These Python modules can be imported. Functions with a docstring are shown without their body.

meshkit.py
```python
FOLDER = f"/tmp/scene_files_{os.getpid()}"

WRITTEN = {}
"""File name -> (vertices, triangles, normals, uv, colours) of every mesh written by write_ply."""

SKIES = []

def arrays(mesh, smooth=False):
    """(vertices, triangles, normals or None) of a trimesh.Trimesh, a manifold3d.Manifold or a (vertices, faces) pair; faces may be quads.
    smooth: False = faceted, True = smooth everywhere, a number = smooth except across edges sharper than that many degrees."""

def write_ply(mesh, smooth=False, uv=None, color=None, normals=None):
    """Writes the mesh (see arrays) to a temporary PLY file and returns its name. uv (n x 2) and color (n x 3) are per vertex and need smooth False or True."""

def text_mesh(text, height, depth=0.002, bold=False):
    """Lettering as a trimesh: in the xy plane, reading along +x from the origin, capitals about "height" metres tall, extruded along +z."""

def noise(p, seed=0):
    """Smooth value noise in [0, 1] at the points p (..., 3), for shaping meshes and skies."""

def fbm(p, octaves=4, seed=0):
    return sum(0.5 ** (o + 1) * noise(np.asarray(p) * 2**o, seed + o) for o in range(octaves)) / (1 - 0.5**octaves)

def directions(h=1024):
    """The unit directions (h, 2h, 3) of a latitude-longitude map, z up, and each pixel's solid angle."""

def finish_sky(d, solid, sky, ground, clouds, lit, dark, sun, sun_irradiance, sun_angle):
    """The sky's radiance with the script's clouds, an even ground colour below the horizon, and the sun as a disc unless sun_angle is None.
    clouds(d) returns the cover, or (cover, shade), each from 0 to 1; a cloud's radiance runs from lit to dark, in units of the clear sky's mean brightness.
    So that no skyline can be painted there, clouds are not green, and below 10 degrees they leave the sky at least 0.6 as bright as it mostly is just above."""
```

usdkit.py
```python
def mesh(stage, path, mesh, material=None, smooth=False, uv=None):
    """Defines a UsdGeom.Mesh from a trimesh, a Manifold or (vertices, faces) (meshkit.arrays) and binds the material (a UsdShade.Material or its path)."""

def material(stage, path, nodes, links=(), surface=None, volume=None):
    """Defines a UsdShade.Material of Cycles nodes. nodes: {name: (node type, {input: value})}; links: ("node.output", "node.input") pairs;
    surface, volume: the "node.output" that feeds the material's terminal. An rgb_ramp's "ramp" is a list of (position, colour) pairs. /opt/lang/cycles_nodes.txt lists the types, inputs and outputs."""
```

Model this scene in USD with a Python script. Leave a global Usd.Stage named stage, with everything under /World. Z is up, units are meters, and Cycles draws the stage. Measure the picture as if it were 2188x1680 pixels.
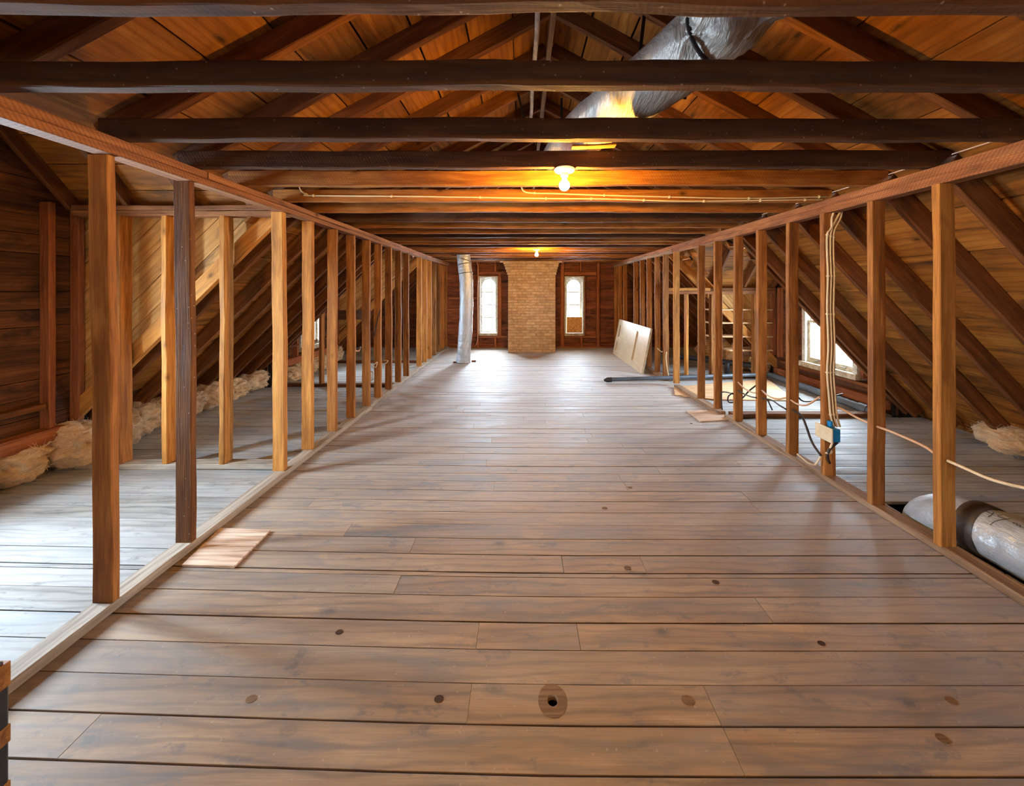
import math, random
import numpy as np, trimesh, manifold3d, shapely
from shapely.geometry import Polygon, box as sbox
import meshkit, usdkit
from pxr import Usd, UsdGeom, UsdLux, UsdShade, Gf, Sdf

stage = Usd.Stage.CreateInMemory()
UsdGeom.SetStageUpAxis(stage, UsdGeom.Tokens.z)
UsdGeom.SetStageMetersPerUnit(stage, 1.0)
W = UsdGeom.Xform.Define(stage, '/World'); stage.SetDefaultPrim(W.GetPrim())
H = 1.6            # eye height
K = 0.73           # depth of one unit of D (distances below are measured in D, metres = K * D)
FPX = 730.0        # focal length in pixels of the 2188 x 1680 frame

# ---------------------------------------------------------------- camera, sky, daylight, exposure
cam = UsdGeom.Camera.Define(stage, '/World/camera')
cam.CreateHorizontalApertureAttr(36.0); cam.CreateVerticalApertureAttr(36.0 * 1680 / 2188)
cam.CreateFocalLengthAttr(FPX / 2188 * 36.0)
cam.CreateHorizontalApertureOffsetAttr((1094 - 1116) / 2188 * 36.0)
cam.CreateVerticalApertureOffsetAttr(-(840 - 621) / 2188 * 36.0)
cam.CreateClippingRangeAttr(Gf.Vec2f(0.05, 200))
cam.CreateFStopAttr(3.5); cam.CreateFocusDistanceAttr(3.6)
cam.AddTranslateOp().Set(Gf.Vec3d(0, 0, H)); cam.AddRotateXOp().Set(90.0)
cam.CreateExposureAttr(0.53)

dome = UsdLux.DomeLight.Define(stage, '/World/sky')
dome.CreateColorAttr(Gf.Vec3f(0.86, 0.93, 1.0)); dome.CreateIntensityAttr(5.0)

def daylight(name, pos, look, w, h, power, color=(0.68, 0.84, 1.0)):
    """overcast daylight standing just outside a window"""
    l = UsdLux.RectLight.Define(stage, '/World/' + name)
    l.CreateWidthAttr(w); l.CreateHeightAttr(h); l.CreateIntensityAttr(power); l.CreateColorAttr(Gf.Vec3f(*color))
    z = -np.array(look, float); z /= np.linalg.norm(z); x = np.cross((0, 0, 1), z); x /= np.linalg.norm(x); y = np.cross(z, x)
    l.AddTransformOp().Set(Gf.Matrix4d(*[float(a) for a in (*x, 0, *y, 0, *z, 0, *pos, 1)]))
DAY = 44.0
daylight('daylight_far_left', (-0.93, K * 13.75, 1.2), (0, -1, -0.12), 0.50, 1.6, DAY * 2.2)
daylight('daylight_far_right', (1.45, K * 13.75, 1.25), (0, -1, -0.12), 0.50, 1.5, DAY * 2.2)
daylight('daylight_left_dormer', (-4.62, K * 2.75, 1.35), (1, 0, -0.15), 1.0, 1.5, DAY * 3.3)
daylight('daylight_left_far_dormer', (-4.62, K * 9.05, 1.15), (1, 0, -0.15), 0.75, 1.3, DAY * 2.2)
daylight('daylight_right_dormer', (5.05, K * 7.05, 1.1), (-1, 0, -0.15), 1.0, 1.35, DAY * 1.8)
daylight('daylight_back_left', (-0.93, -3.2, 1.2), (0, 1, -0.1), 0.50, 1.6, DAY * .10)
daylight('daylight_back_right', (1.45, -3.2, 1.2), (0, 1, -0.1), 0.50, 1.6, DAY * .10)
BULB = 1450.0

# ---------------------------------------------------------------- materials
M = {}
def lin(r, g, b):
    return tuple((c / 255 / 12.92 if c / 255 < .04045 else ((c / 255 + .055) / 1.055) ** 2.4) for c in (r, g, b))

def wood(name, dark, mid, light, stain=(40, 30, 26), stain_amt=0.5, stain_lo=0.55, stain_scale=1.6, knots=0.8, rough=0.75, spec=0.3,
         bump=0.25, saw=0.0, tone=0.22, gray=None, gray_amt=0.0, grain=1.0, hue=0.0, specks=0.0, dust=0.0, fs=9.0, fa=0.8, wv=0.80, blot=0.0):
    n = {
        'tc': ('texture_coordinate', {}), 'oi': ('object_info', {}),
        'm1': ('mapping', {'scale': (0.7, fs, fs)}), 'n1': ('noise_texture', {'scale': 2.2, 'detail': 4.0, 'roughness': 0.6, 'distortion': 0.5}),
        'r1': ('rgb_ramp', {'ramp': [(0.28, lin(*dark)), (0.5, lin(*mid)), (0.72, lin(*light))]}),
        'm2': ('mapping', {'scale': (1.6, 55, 55)}), 'n2': ('noise_texture', {'scale': 3.0, 'detail': 3.0}),
        'r2': ('rgb_ramp', {'ramp': [(0.3, (0.72,) * 3), (0.6, (1.04,) * 3)]}),
        'mw': ('mapping', {'scale': (0.22, 1, 1)}), 'wv': ('wave_texture', {'wave_type': 'bands', 'bands_direction': 'y', 'scale': 9.0 * grain, 'distortion': 7.0, 'detail': 2.0, 'detail_scale': 1.2}),
        'rw': ('rgb_ramp', {'ramp': [(0.0, (wv, wv * .95, wv * .9)), (0.35, (1, 1, 1)), (1.0, (1.03,) * 3)]}),
        'x1': ('mix_color', {'blend_type': 'multiply', 'fac': 0.9}), 'x2': ('mix_color', {'blend_type': 'multiply', 'fac': fa}),
        'mk': ('mapping', {'scale': (0.55, 1, 1)}), 'vk': ('voronoi_texture', {'scale': 4.3, 'randomness': 1.0}),
        'rk': ('rgb_ramp', {'ramp': [(0.03, (knots,) * 3), (0.055, (knots * .75,) * 3), (0.07, (knots * .3,) * 3), (0.085, (knots * .5,) * 3), (0.105, (knots * .15,) * 3), (0.16, (0,) * 3)]}),
        'xk': ('mix_color', {'b': lin(*[c * 0.45 for c in dark])}),
        'ms': ('mapping', {'scale': (0.55, 2.2, 2.2)}), 'ns': ('noise_texture', {'scale': stain_scale * 2, 'detail': 6.0, 'roughness': 0.68, 'distortion': 0.6}),
        'rs': ('rgb_ramp', {'ramp': [(stain_lo, (0,) * 3), (min(stain_lo + .16, 1), (stain_amt,) * 3)]}),
        'xs': ('mix_color', {'b': lin(*stain)}),
        'tr': ('map_range', {'from_min': 0, 'from_max': 1, 'to_min': 1 - tone, 'to_max': 1 + tone}),
        'hv': ('hsv', {'hue': 0.5 + hue, 'saturation': 1.0, 'fac': 1.0}),
        'nb': ('mix_float', {'fac': 0.5}),
        'bp': ('bump', {'strength': bump, 'distance': 0.006}),
        'rr': ('map_range', {'from_min': 0.3, 'from_max': 0.7, 'to_min': rough - .1, 'to_max': rough + .12}),
        'p': ('principled_bsdf', {'specular_ior_level': spec, 'sheen_weight': dust, 'sheen_roughness': 0.45, 'sheen_tint': (0.95, 0.97, 1.0)} if dust else {'specular_ior_level': spec}),
    }
    L = [('tc.object', 'm1.vector'), ('m1.vector', 'n1.vector'), ('n1.fac', 'r1.fac'), ('tc.object', 'm2.vector'), ('m2.vector', 'n2.vector'), ('n2.fac', 'r2.fac'),
         ('tc.object', 'mw.vector'), ('mw.vector', 'wv.vector'), ('wv.fac', 'rw.fac'), ('r1.color', 'x1.a'), ('rw.color', 'x1.b'), ('x1.result', 'x2.a'), ('r2.color', 'x2.b'),
         ('tc.object', 'mk.vector'), ('mk.vector', 'vk.vector'), ('vk.distance', 'rk.fac'), ('rk.color', 'xk.fac'), ('x2.result', 'xk.a'),
         ('tc.object', 'ms.vector'), ('ms.vector', 'ns.vector'), ('ns.fac', 'rs.fac'), ('rs.color', 'xs.fac'), ('xk.result', 'xs.a'),
         ('oi.random', 'tr.value'), ('tr.result', 'hv.value'), ('n2.fac', 'nb.a'), ('n1.fac', 'nb.b'), ('n1.fac', 'rr.value'), ('rr.result', 'p.roughness'), ('bp.normal', 'p.normal')]
    out = 'xs.result'
    if gray is not None:
        n.update({'ng': ('noise_texture', {'scale': 1.3, 'detail': 4.0}), 'rg': ('rgb_ramp', {'ramp': [(0.35, (0,) * 3), (0.62, (gray_amt,) * 3)]}), 'xg': ('mix_color', {'b': lin(*gray)})})
        L += [('ms.vector', 'ng.vector'), ('ng.fac', 'rg.fac'), ('rg.color', 'xg.fac'), (out, 'xg.a')]; out = 'xg.result'
    if specks:
        n.update({'vs': ('voronoi_texture', {'scale': 23.0}), 'rp': ('rgb_ramp', {'ramp': [(0.07, (specks,) * 3), (0.11, (0,) * 3)]}), 'xp': ('mix_color', {'b': lin(196, 180, 158)})})
        L += [('tc.object', 'vs.vector'), ('vs.distance', 'rp.fac'), ('rp.color', 'xp.fac'), (out, 'xp.a')]; out = 'xp.result'
    if blot:
        n.update({'nq': ('noise_texture', {'scale': 7.0, 'detail': 9.0, 'roughness': 0.72, 'distortion': 0.3}), 'rq': ('rgb_ramp', {'ramp': [(0.575, (0,) * 3), (0.64, (blot,) * 3)]}), 'mq': ('mapping', {'scale': (0.7, 1.5, 1.5)}), 'xq': ('mix_color', {'b': lin(74, 72, 76)})})
        L += [('tc.object', 'mq.vector'), ('mq.vector', 'nq.vector'), ('nq.fac', 'rq.fac'), ('rq.color', 'xq.fac'), (out, 'xq.a')]; out = 'xq.result'
    if saw:
        n.update({'wz': ('wave_texture', {'wave_type': 'bands', 'bands_direction': 'x', 'scale': 19.0, 'distortion': 3.0, 'detail': 3.0, 'detail_scale': 1.6}), 'rz': ('rgb_ramp', {'ramp': [(0.0, (1 - saw,) * 3), (0.6, (1.0,) * 3)]}),
                  'mz': ('mapping', {'rotation': (0.5, 0.35, 0.45)}), 'xz': ('mix_color', {'blend_type': 'multiply', 'fac': 1.0}), 'ba': ('mix_float', {'fac': 0.12})})
        L += [('tc.object', 'mz.vector'), ('mz.vector', 'wz.vector'), ('wz.fac', 'rz.fac'), (out, 'xz.a'), ('rz.color', 'xz.b'), ('nb.result', 'ba.a'), ('wz.fac', 'ba.b'), ('ba.result', 'bp.height')]; out = 'xz.result'
    else:
        L += [('nb.result', 'bp.height')]
    L += [(out, 'hv.color'), ('hv.color', 'p.base_color')]
    M[name] = usdkit.material(stage, '/World/Looks/' + name, n, L, surface='p.BSDF')

def plain(name, rgb, rough=0.6, metal=0.0, spec=0.5, noise=0.0, nscale=12.0, rgb2=None, bump=0.0, stretch=(1, 1, 1), emit=None, estr=0.0, tone=0.0, dist=0.01, detail=4.0):
    n = {'tc': ('texture_coordinate', {}), 'mp': ('mapping', {'scale': stretch}), 'ns': ('noise_texture', {'scale': nscale, 'detail': detail, 'roughness': 0.6}),
         'rp': ('rgb_ramp', {'ramp': [(0.35, lin(*(rgb2 or rgb))), (0.65, lin(*rgb))]}), 'oi': ('object_info', {}),
         'tr': ('map_range', {'to_min': 1 - tone, 'to_max': 1 + tone}), 'hv': ('hsv', {}),
         'bp': ('bump', {'strength': bump, 'distance': dist}), 'p': ('principled_bsdf', {'roughness': rough, 'metallic': metal, 'specular_ior_level': spec})}
    L = [('tc.object', 'mp.vector'), ('mp.vector', 'ns.vector'), ('ns.fac', 'rp.fac'), ('rp.color', 'hv.color'), ('oi.random', 'tr.value'), ('tr.result', 'hv.value'), ('hv.color', 'p.base_color')]
    if bump: L += [('ns.fac', 'bp.height'), ('bp.normal', 'p.normal')]
    if emit: n['p'][1].update({'emission_color': emit, 'emission_strength': estr})
    M[name] = usdkit.material(stage, '/World/Looks/' + name, n, L, surface='p.BSDF')

wood('stud_wood', (114, 69, 31), (158, 102, 49), (190, 132, 70), stain_amt=0.35, stain_lo=0.6, tone=0.2, bump=0.3, knots=0.7)
wood('stud_amber_wood', (150, 96, 40), (190, 128, 58), (214, 154, 80), stain=(90, 60, 40), stain_amt=0.3, stain_lo=0.6, tone=0.1, bump=0.3, knots=0.7)
wood('stud_dark_wood', (88, 52, 24), (122, 77, 38), (150, 102, 58), stain=(60, 36, 20), stain_amt=0.3, tone=0.15, bump=0.5, knots=0.7, specks=0.7)
wood('plate_wood', (120, 74, 42), (156, 100, 60), (184, 126, 80), stain_amt=0.3, saw=0.28, tone=0.08, bump=0.35)
wood('sill_wood', (118, 92, 70), (150, 120, 94), (176, 148, 120), stain_amt=0.35, tone=0.06, bump=0.4, knots=0.3, specks=0.4)
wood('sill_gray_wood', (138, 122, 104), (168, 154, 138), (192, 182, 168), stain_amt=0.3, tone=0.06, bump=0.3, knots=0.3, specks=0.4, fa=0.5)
wood('joist_wood', (60, 34, 16), (90, 54, 26), (116, 74, 40), stain_amt=0.5, stain_lo=0.52, saw=0.06, tone=0.14, bump=0.4, gray=(92, 66, 44), gray_amt=0.25, specks=0.3)
wood('joist_bulb_glow_wood', (126, 74, 26), (168, 104, 40), (192, 132, 62), stain_amt=0.4, stain_lo=0.58, saw=0.05, tone=0.16, bump=0.4)  # joist wood lightened: warm glow of the bulbs put into its colour
wood('rafter_wood', (84, 48, 22), (116, 69, 33), (142, 92, 48), stain_amt=0.45, tone=0.2, bump=0.35)
wood('roof_board_wood', (116, 68, 22), (150, 93, 33), (178, 120, 50), stain=(50, 30, 20), stain_amt=0.85, stain_lo=0.53, stain_scale=1.3, fs=3.5, fa=0.5, grain=0.6, tone=0.28, bump=0.25, knots=0.9)
wood('cheek_board_wood', (168, 116, 60), (198, 146, 82), (218, 172, 112), stain=(70, 44, 34), stain_amt=0.8, stain_lo=0.57, tone=0.12, bump=0.2, knots=1.0, fs=4.0, fa=0.5, grain=0.6)
wood('wall_board_wood', (72, 42, 24), (100, 60, 34), (124, 78, 46), stain=(36, 24, 20), stain_amt=0.85, stain_lo=0.5, tone=0.25, bump=0.35)
wood('gable_board_wood', (104, 56, 34), (140, 80, 50), (166, 102, 66), stain=(40, 26, 22), stain_amt=0.85, stain_lo=0.52, tone=0.22, bump=0.3, fs=5.0)
wood('wall_stud_wood', (128, 70, 40), (160, 94, 56), (182, 116, 74), stain_amt=0.3, tone=0.12, bump=0.25)
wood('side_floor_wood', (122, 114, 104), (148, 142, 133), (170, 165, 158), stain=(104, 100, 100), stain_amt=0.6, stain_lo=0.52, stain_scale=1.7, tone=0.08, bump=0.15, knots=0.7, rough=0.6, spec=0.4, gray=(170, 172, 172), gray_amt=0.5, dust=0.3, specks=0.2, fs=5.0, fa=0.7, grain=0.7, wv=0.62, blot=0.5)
wood('floor_board_wood', (112, 84, 52), (144, 112, 73), (168, 138, 99), stain=(88, 84, 82), stain_amt=0.7, stain_lo=0.5, stain_scale=1.7, tone=0.10, bump=0.12, knots=0.85, rough=0.6, spec=0.6, gray=(146, 130, 112), gray_amt=0.4, dust=0.5, specks=0.2, fs=5.0, fa=0.7, grain=0.7, wv=0.62, blot=0.5)
wood('floor_knot_wood', (96, 72, 50), (120, 92, 66), (138, 112, 84), knots=0.0, tone=0.02)
wood('subfloor_wood', (50, 34, 24), (70, 48, 32), (86, 60, 42), tone=0.05)
wood('plywood', (188, 154, 128), (212, 184, 160), (228, 206, 186), stain_amt=0.2, stain_lo=0.62, tone=0.05, knots=0.0, bump=0.15)
wood('shelf_wood', (188, 146, 104), (214, 174, 132), (230, 198, 160), stain_amt=0.2, tone=0.06, knots=0.5, bump=0.15)
wood('yellow_board', (120, 80, 30), (140, 98, 40), (156, 114, 54), tone=0.04, knots=0.4, bump=0.1)
wood('rust_wood', (96, 56, 34), (128, 78, 48), (152, 100, 66), tone=0.2, bump=0.3)
plain('underlay', (26, 20, 16), rough=0.95)
plain('brick', (208, 180, 144), rgb2=(184, 150, 114), rough=0.85, nscale=9, tone=0.13, bump=0.4, spec=0.2, dist=0.004)
plain('mortar', (186, 154, 118), rgb2=(140, 110, 84), rough=0.95, nscale=22, spec=0.1)
plain('white_paint', (226, 224, 216), rgb2=(186, 180, 166), rough=0.5, nscale=14, bump=0.1)
plain('window_paint', (214, 216, 212), rgb2=(176, 170, 156), rough=0.5, nscale=20)
plain('old_paint', (206, 196, 172), rgb2=(150, 128, 100), rough=0.6, nscale=16, bump=0.2)
plain('cream_paint', (206, 190, 160), rgb2=(194, 176, 146), rough=0.4, nscale=3)
plain('door_edge', (196, 176, 142), rgb2=(170, 146, 112), rough=0.6, nscale=8)
plain('foil', (186, 182, 174), rgb2=(164, 160, 154), rough=0.45, metal=0.45, bump=0.55, nscale=7, stretch=(7, 1.2, 1.2), dist=0.03, detail=5.0)
plain('foil_bag', (196, 204, 212), rgb2=(176, 184, 192), rough=0.38, metal=0.3, bump=0.5, nscale=6, stretch=(5, 1.4, 1.4), dist=0.03, detail=5.0)
plain('dark_tape', (70, 58, 50), rgb2=(50, 42, 38), rough=0.45, nscale=6)
plain('black_strap', (26, 24, 24), rough=0.5)
plain('ink', (40, 38, 40), rough=0.8)
M['insulation'] = usdkit.material(stage, '/World/Looks/insulation', {'tc': ('texture_coordinate', {}), 'm': ('mapping', {'scale': (1.0, 1.0, 2.6)}), 'n': ('noise_texture', {'scale': 9.0, 'detail': 7.0, 'roughness': 0.7, 'distortion': 2.2}),
    'n2': ('noise_texture', {'scale': 4.0, 'detail': 3.0}), 'r': ('rgb_ramp', {'ramp': [(0.3, lin(214, 176, 134)), (0.5, lin(232, 202, 162)), (0.7, lin(246, 226, 194))]}), 'r2': ('rgb_ramp', {'ramp': [(0.35, (.78, .70, .62)), (0.6, (1, 1, 1))]}),
    'x': ('mix_color', {'blend_type': 'multiply', 'fac': 0.8}), 'b': ('bump', {'strength': 0.7, 'distance': 0.025}), 'p': ('principled_bsdf', {'roughness': 1.0, 'specular_ior_level': 0.05, 'sheen_weight': 0.3})},
    [('tc.object', 'm.vector'), ('m.vector', 'n.vector'), ('tc.object', 'n2.vector'), ('n.fac', 'r.fac'), ('n2.fac', 'r2.fac'), ('r.color', 'x.a'), ('r2.color', 'x.b'), ('x.result', 'p.base_color'), ('n.fac', 'b.height'), ('b.normal', 'p.normal')], surface='p.BSDF')
plain('fibre', (248, 230, 200), rgb2=(226, 192, 150), rough=0.9, nscale=30)
plain('cable_white', (226, 206, 170), rough=0.45)
plain('cable_tan', (204, 160, 124), rough=0.5)
plain('cable_black', (52, 44, 42), rough=0.5)
plain('staple', (232, 214, 178), rough=0.4)
plain('gray_pipe', (92, 102, 112), rgb2=(78, 86, 96), rough=0.38, nscale=8)
plain('iron_pipe', (44, 48, 54), rough=0.45)
plain('box_cover', (228, 214, 182), rough=0.5, nscale=20, rgb2=(216, 200, 166))
plain('box_blue', (20, 136, 210), rough=0.4)
plain('porcelain', (236, 226, 206), rough=0.3)
plain('bulb_glass', (255, 244, 220), rough=0.2, emit=(1.0, 0.50, 0.07), estr=BULB)
plain('trunk_black', (40, 38, 40), rgb2=(26, 25, 27), rough=0.55, nscale=20, bump=0.2)
wood('trunk_wood', (110, 70, 30), (150, 100, 46), (176, 124, 66), tone=0.02, rough=0.45)
plain('brass', (176, 140, 80), rough=0.35, metal=0.9)
plain('handle_metal', (150, 146, 138), rough=0.4, metal=0.8)
plain('bark', (120, 112, 108), rgb2=(90, 84, 80), rough=0.9)
plain('snow_ground', (206, 208, 210), rough=0.95, nscale=0.3, rgb2=(186, 184, 178))
# window pane: mostly clear, some reflection
M['pane'] = usdkit.material(stage, '/World/Looks/pane', {'f': ('layer_weight', {'blend': 0.5}), 'r': ('rgb_ramp', {'ramp': [(0.0, (0.03,) * 3), (0.6, (0.06,) * 3), (0.85, (0.2,) * 3), (1.0, (0.7,) * 3)]}), 't': ('transparent_bsdf', {'color': (0.95, 0.97, 0.98)}), 'g': ('glossy_bsdf', {'roughness': 0.03}), 'x': ('mix_closure', {})},
    [('f.facing', 'r.fac'), ('r.color', 'x.fac'), ('t.BSDF', 'x.closure1'), ('g.BSDF', 'x.closure2')], surface='x.closure')
# oriented strand board: flakes
M['strand_board'] = usdkit.material(stage, '/World/Looks/strand_board', {'tc': ('texture_coordinate', {}), 'mp': ('mapping', {'scale': (1, 1, 2.2)}), 'v': ('voronoi_texture', {'scale': 26.0}),
    'r': ('rgb_ramp', {'ramp': [(0.0, lin(150, 98, 44)), (0.5, lin(206, 152, 84)), (1.0, lin(226, 180, 112))]}), 'bw': ('rgb_to_bw', {}), 'p': ('principled_bsdf', {'roughness': 0.7})},
    [('tc.object', 'mp.vector'), ('mp.vector', 'v.vector'), ('v.color', 'bw.color'), ('bw.val', 'r.fac'), ('r.color', 'p.base_color')], surface='p.BSDF')

# ---------------------------------------------------------------- helpers
rng = random.Random(7)
used = {}
def path(name, parent=None):
    base = (str(parent.GetPath()) if parent else '/World') + '/' + name
    n = used.get(base, 0); used[base] = n + 1
    return base if n == 0 else f'{base}_{n:03d}'
def tag(p, label=None, cat=None, group=None, kind=None):
    p = p.GetPrim()
    for k, v in (('label', label), ('category', cat), ('group', group), ('kind', kind)):
        if v: p.SetCustomDataByKey(k, v)
    return p
def thing(name, label, cat, group=None, kind=None, loc=(0, 0, 0), parent=None):
    x = UsdGeom.Xform.Define(stage, path(name, parent)); x.AddTranslateOp().Set(Gf.Vec3d(*map(float, loc)))
    return tag(x, label, cat, group, kind)
def put(name, mesh, mat, parent=None, F=None, shift=True, smooth=False, label=None):
    """one mesh; F = (origin, x axis, y axis, z axis) of its local frame. shift moves the texture about inside the object's own space."""
    v, f, _ = meshkit.arrays(mesh)
    if F is None: F = (np.zeros(3), np.eye(3)[0], np.eye(3)[1], np.eye(3)[2])
    o, ax, ay, az = [np.asarray(a, float) for a in F]
    off = np.array([rng.uniform(-20, 20) for _ in range(3)]) if shift else np.zeros(3)
    m = usdkit.mesh(stage, path(name, parent), trimesh.Trimesh(v + off, f, process=False), M[mat], smooth)
    o2 = o - (off[0] * ax + off[1] * ay + off[2] * az)
    m.AddTransformOp().Set(Gf.Matrix4d(*[float(c) for c in (*ax, 0, *ay, 0, *az, 0, *o2, 1)]))
    if label: m.GetPrim().SetCustomDataByKey('label', label)
    return m.GetPrim()
def P(u, v, d):
    """the point that stands at pixel (u, v) at distance d (in D units)"""
    return np.array([(u - 1116) * d / 1000, K * d, H + (621 - v) * d / 1000])
def fl(u, v):
    return P(u, v, 1000 * H / (v - 621))
def prism_x(prof, xs, dy=None, dz=None):
    """sweep a closed convex (y, z) profile (counter-clockwise seen from +x) along x"""
    prof = np.asarray(prof, float); n = len(prof); V = []
    for i, x in enumerate(xs):
        q = prof.copy()
        if dy is not None: q[:, 0] += dy[i]
        if dz is not None: q[:, 1] += dz[i]
        V.append(np.column_stack([np.full(n, x), q]))
    V = np.vstack(V); F = []
    for i in range(len(xs) - 1):
        for k in range(n):
            a, b = i * n + k, i * n + (k + 1) % n
            F += [(a, b, b + n), (a, b + n, a + n)]
    for k in range(1, n - 1):
        F.append((0, k + 1, k)); e = (len(xs) - 1) * n; F.append((e, e + k, e + k + 1))
    return trimesh.Trimesh(V, np.array(F), process=False)
def beam_mesh(L, w, h, seg=6, wob=0.002, ch=0.004, wane=0.0):
    ch = min(ch, w * .3, h * .3); a, b = w / 2, h / 2
    prof = [(-a + ch, -b), (a - ch, -b), (a, -b + ch), (a, b - ch), (a - ch, b), (-a + ch, b), (-a, b - ch), (-a, -b + ch)]
    xs = np.linspace(0, L, seg + 1); m = prism_x(prof, xs)
    v = np.array(m.vertices); s = rng.uniform(0, 1000)
    nz = lambda ph: np.array([math.sin(x * 2.1 / max(L, .5) * 3 + ph + s) + .6 * math.sin(x * 7.3 + ph * 2 + s) for x in v[:, 0]])
    v[:, 1] += wob * nz(0) * .7; v[:, 2] += wob * nz(2) * .7
    jit = np.array([[rng.uniform(-1, 1) for _ in range(2)] for _ in v]) * wob * .5
    jit[v[:, 0] < 1e-6] *= .3; jit[v[:, 0] > L - 1e-6] *= .3
    v[:, 1:] += jit
    if wane:
        low = v[:, 2] < 0
        for i in np.nonzero(low)[0]:
            v[i, 2] += wane * max(0, meshkit.noise(np.array([v[i, 0] * 1.7 + s, 0, 0])) - .35)
    return trimesh.Trimesh(v, m.faces, process=False)
def fr(p0, p1, up):
    x = np.asarray(p1, float) - p0; L = np.linalg.norm(x); x /= L; y = np.cross(up, x); y /= np.linalg.norm(y); z = np.cross(x, y)
    return L, (np.asarray(p0, float), x, y, z)
def beam(name, p0, p1, w, h, up, mat, parent=None, seg=6, wob=0.002, ch=0.004, wane=0.0, label=None, cat=None, group=None, kind=None):
    """straight timber with its centre line from p0 to p1; h along up, w across"""
    L, F = fr(np.asarray(p0, float), np.asarray(p1, float), np.asarray(up, float))
    p = put(name, beam_mesh(L, w, h, seg, wob, ch, wane), mat, parent, F, smooth=False)
    if parent is None: tag(p, label, cat, group, kind)
    elif label: tag(p, label)
    return p
def bx(x0, x1, y0, y1, z0, z1):
    m = trimesh.creation.box((x1 - x0, y1 - y0, z1 - z0)); m.apply_translation(((x0 + x1) / 2, (y0 + y1) / 2, (z0 + z1) / 2)); return m
def rbox(x0, x1, y0, y1, z0, z1, r=0.004):
    s = manifold3d.Manifold.cube((x1 - x0 - 2 * r, y1 - y0 - 2 * r, z1 - z0 - 2 * r)).translate((x0 + r, y0 + r, z0 + r))
    pts = np.array([[x, y, z] for x in (x0, x1) for y in (y0, y1) for z in (z0, z1)])
    c = pts.mean(0); out = []
    for p in pts:
        d = np.sign(c - p)
        for k in range(3):
            q = p + d * r; q[k] = p[k]; out.append(q)
    return manifold3d.Manifold.hull_points(np.array(out))
def cat_(ms):
    return trimesh.util.concatenate([trimesh.Trimesh(*meshkit.arrays(m)[:2], process=False) for m in ms])
def spline(pts, n=8):
    pts = np.asarray(pts, float)
    if len(pts) == 2: return np.linspace(pts[0], pts[1], n + 1)
    q = np.vstack([2 * pts[0] - pts[1], pts, 2 * pts[-1] - pts[-2]]); out = []
    for i in range(1, len(q) - 2):
        for t in np.linspace(0, 1, n, endpoint=False):
            out.append(.5 * (2 * q[i] + (q[i + 1] - q[i - 1]) * t + (2 * q[i - 1] - 5 * q[i] + 4 * q[i + 1] - q[i + 2]) * t * t + (3 * q[i] - q[i - 1] - 3 * q[i + 1] + q[i + 2]) * t ** 3))
    return np.array(out + [pts[-1]])
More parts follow.
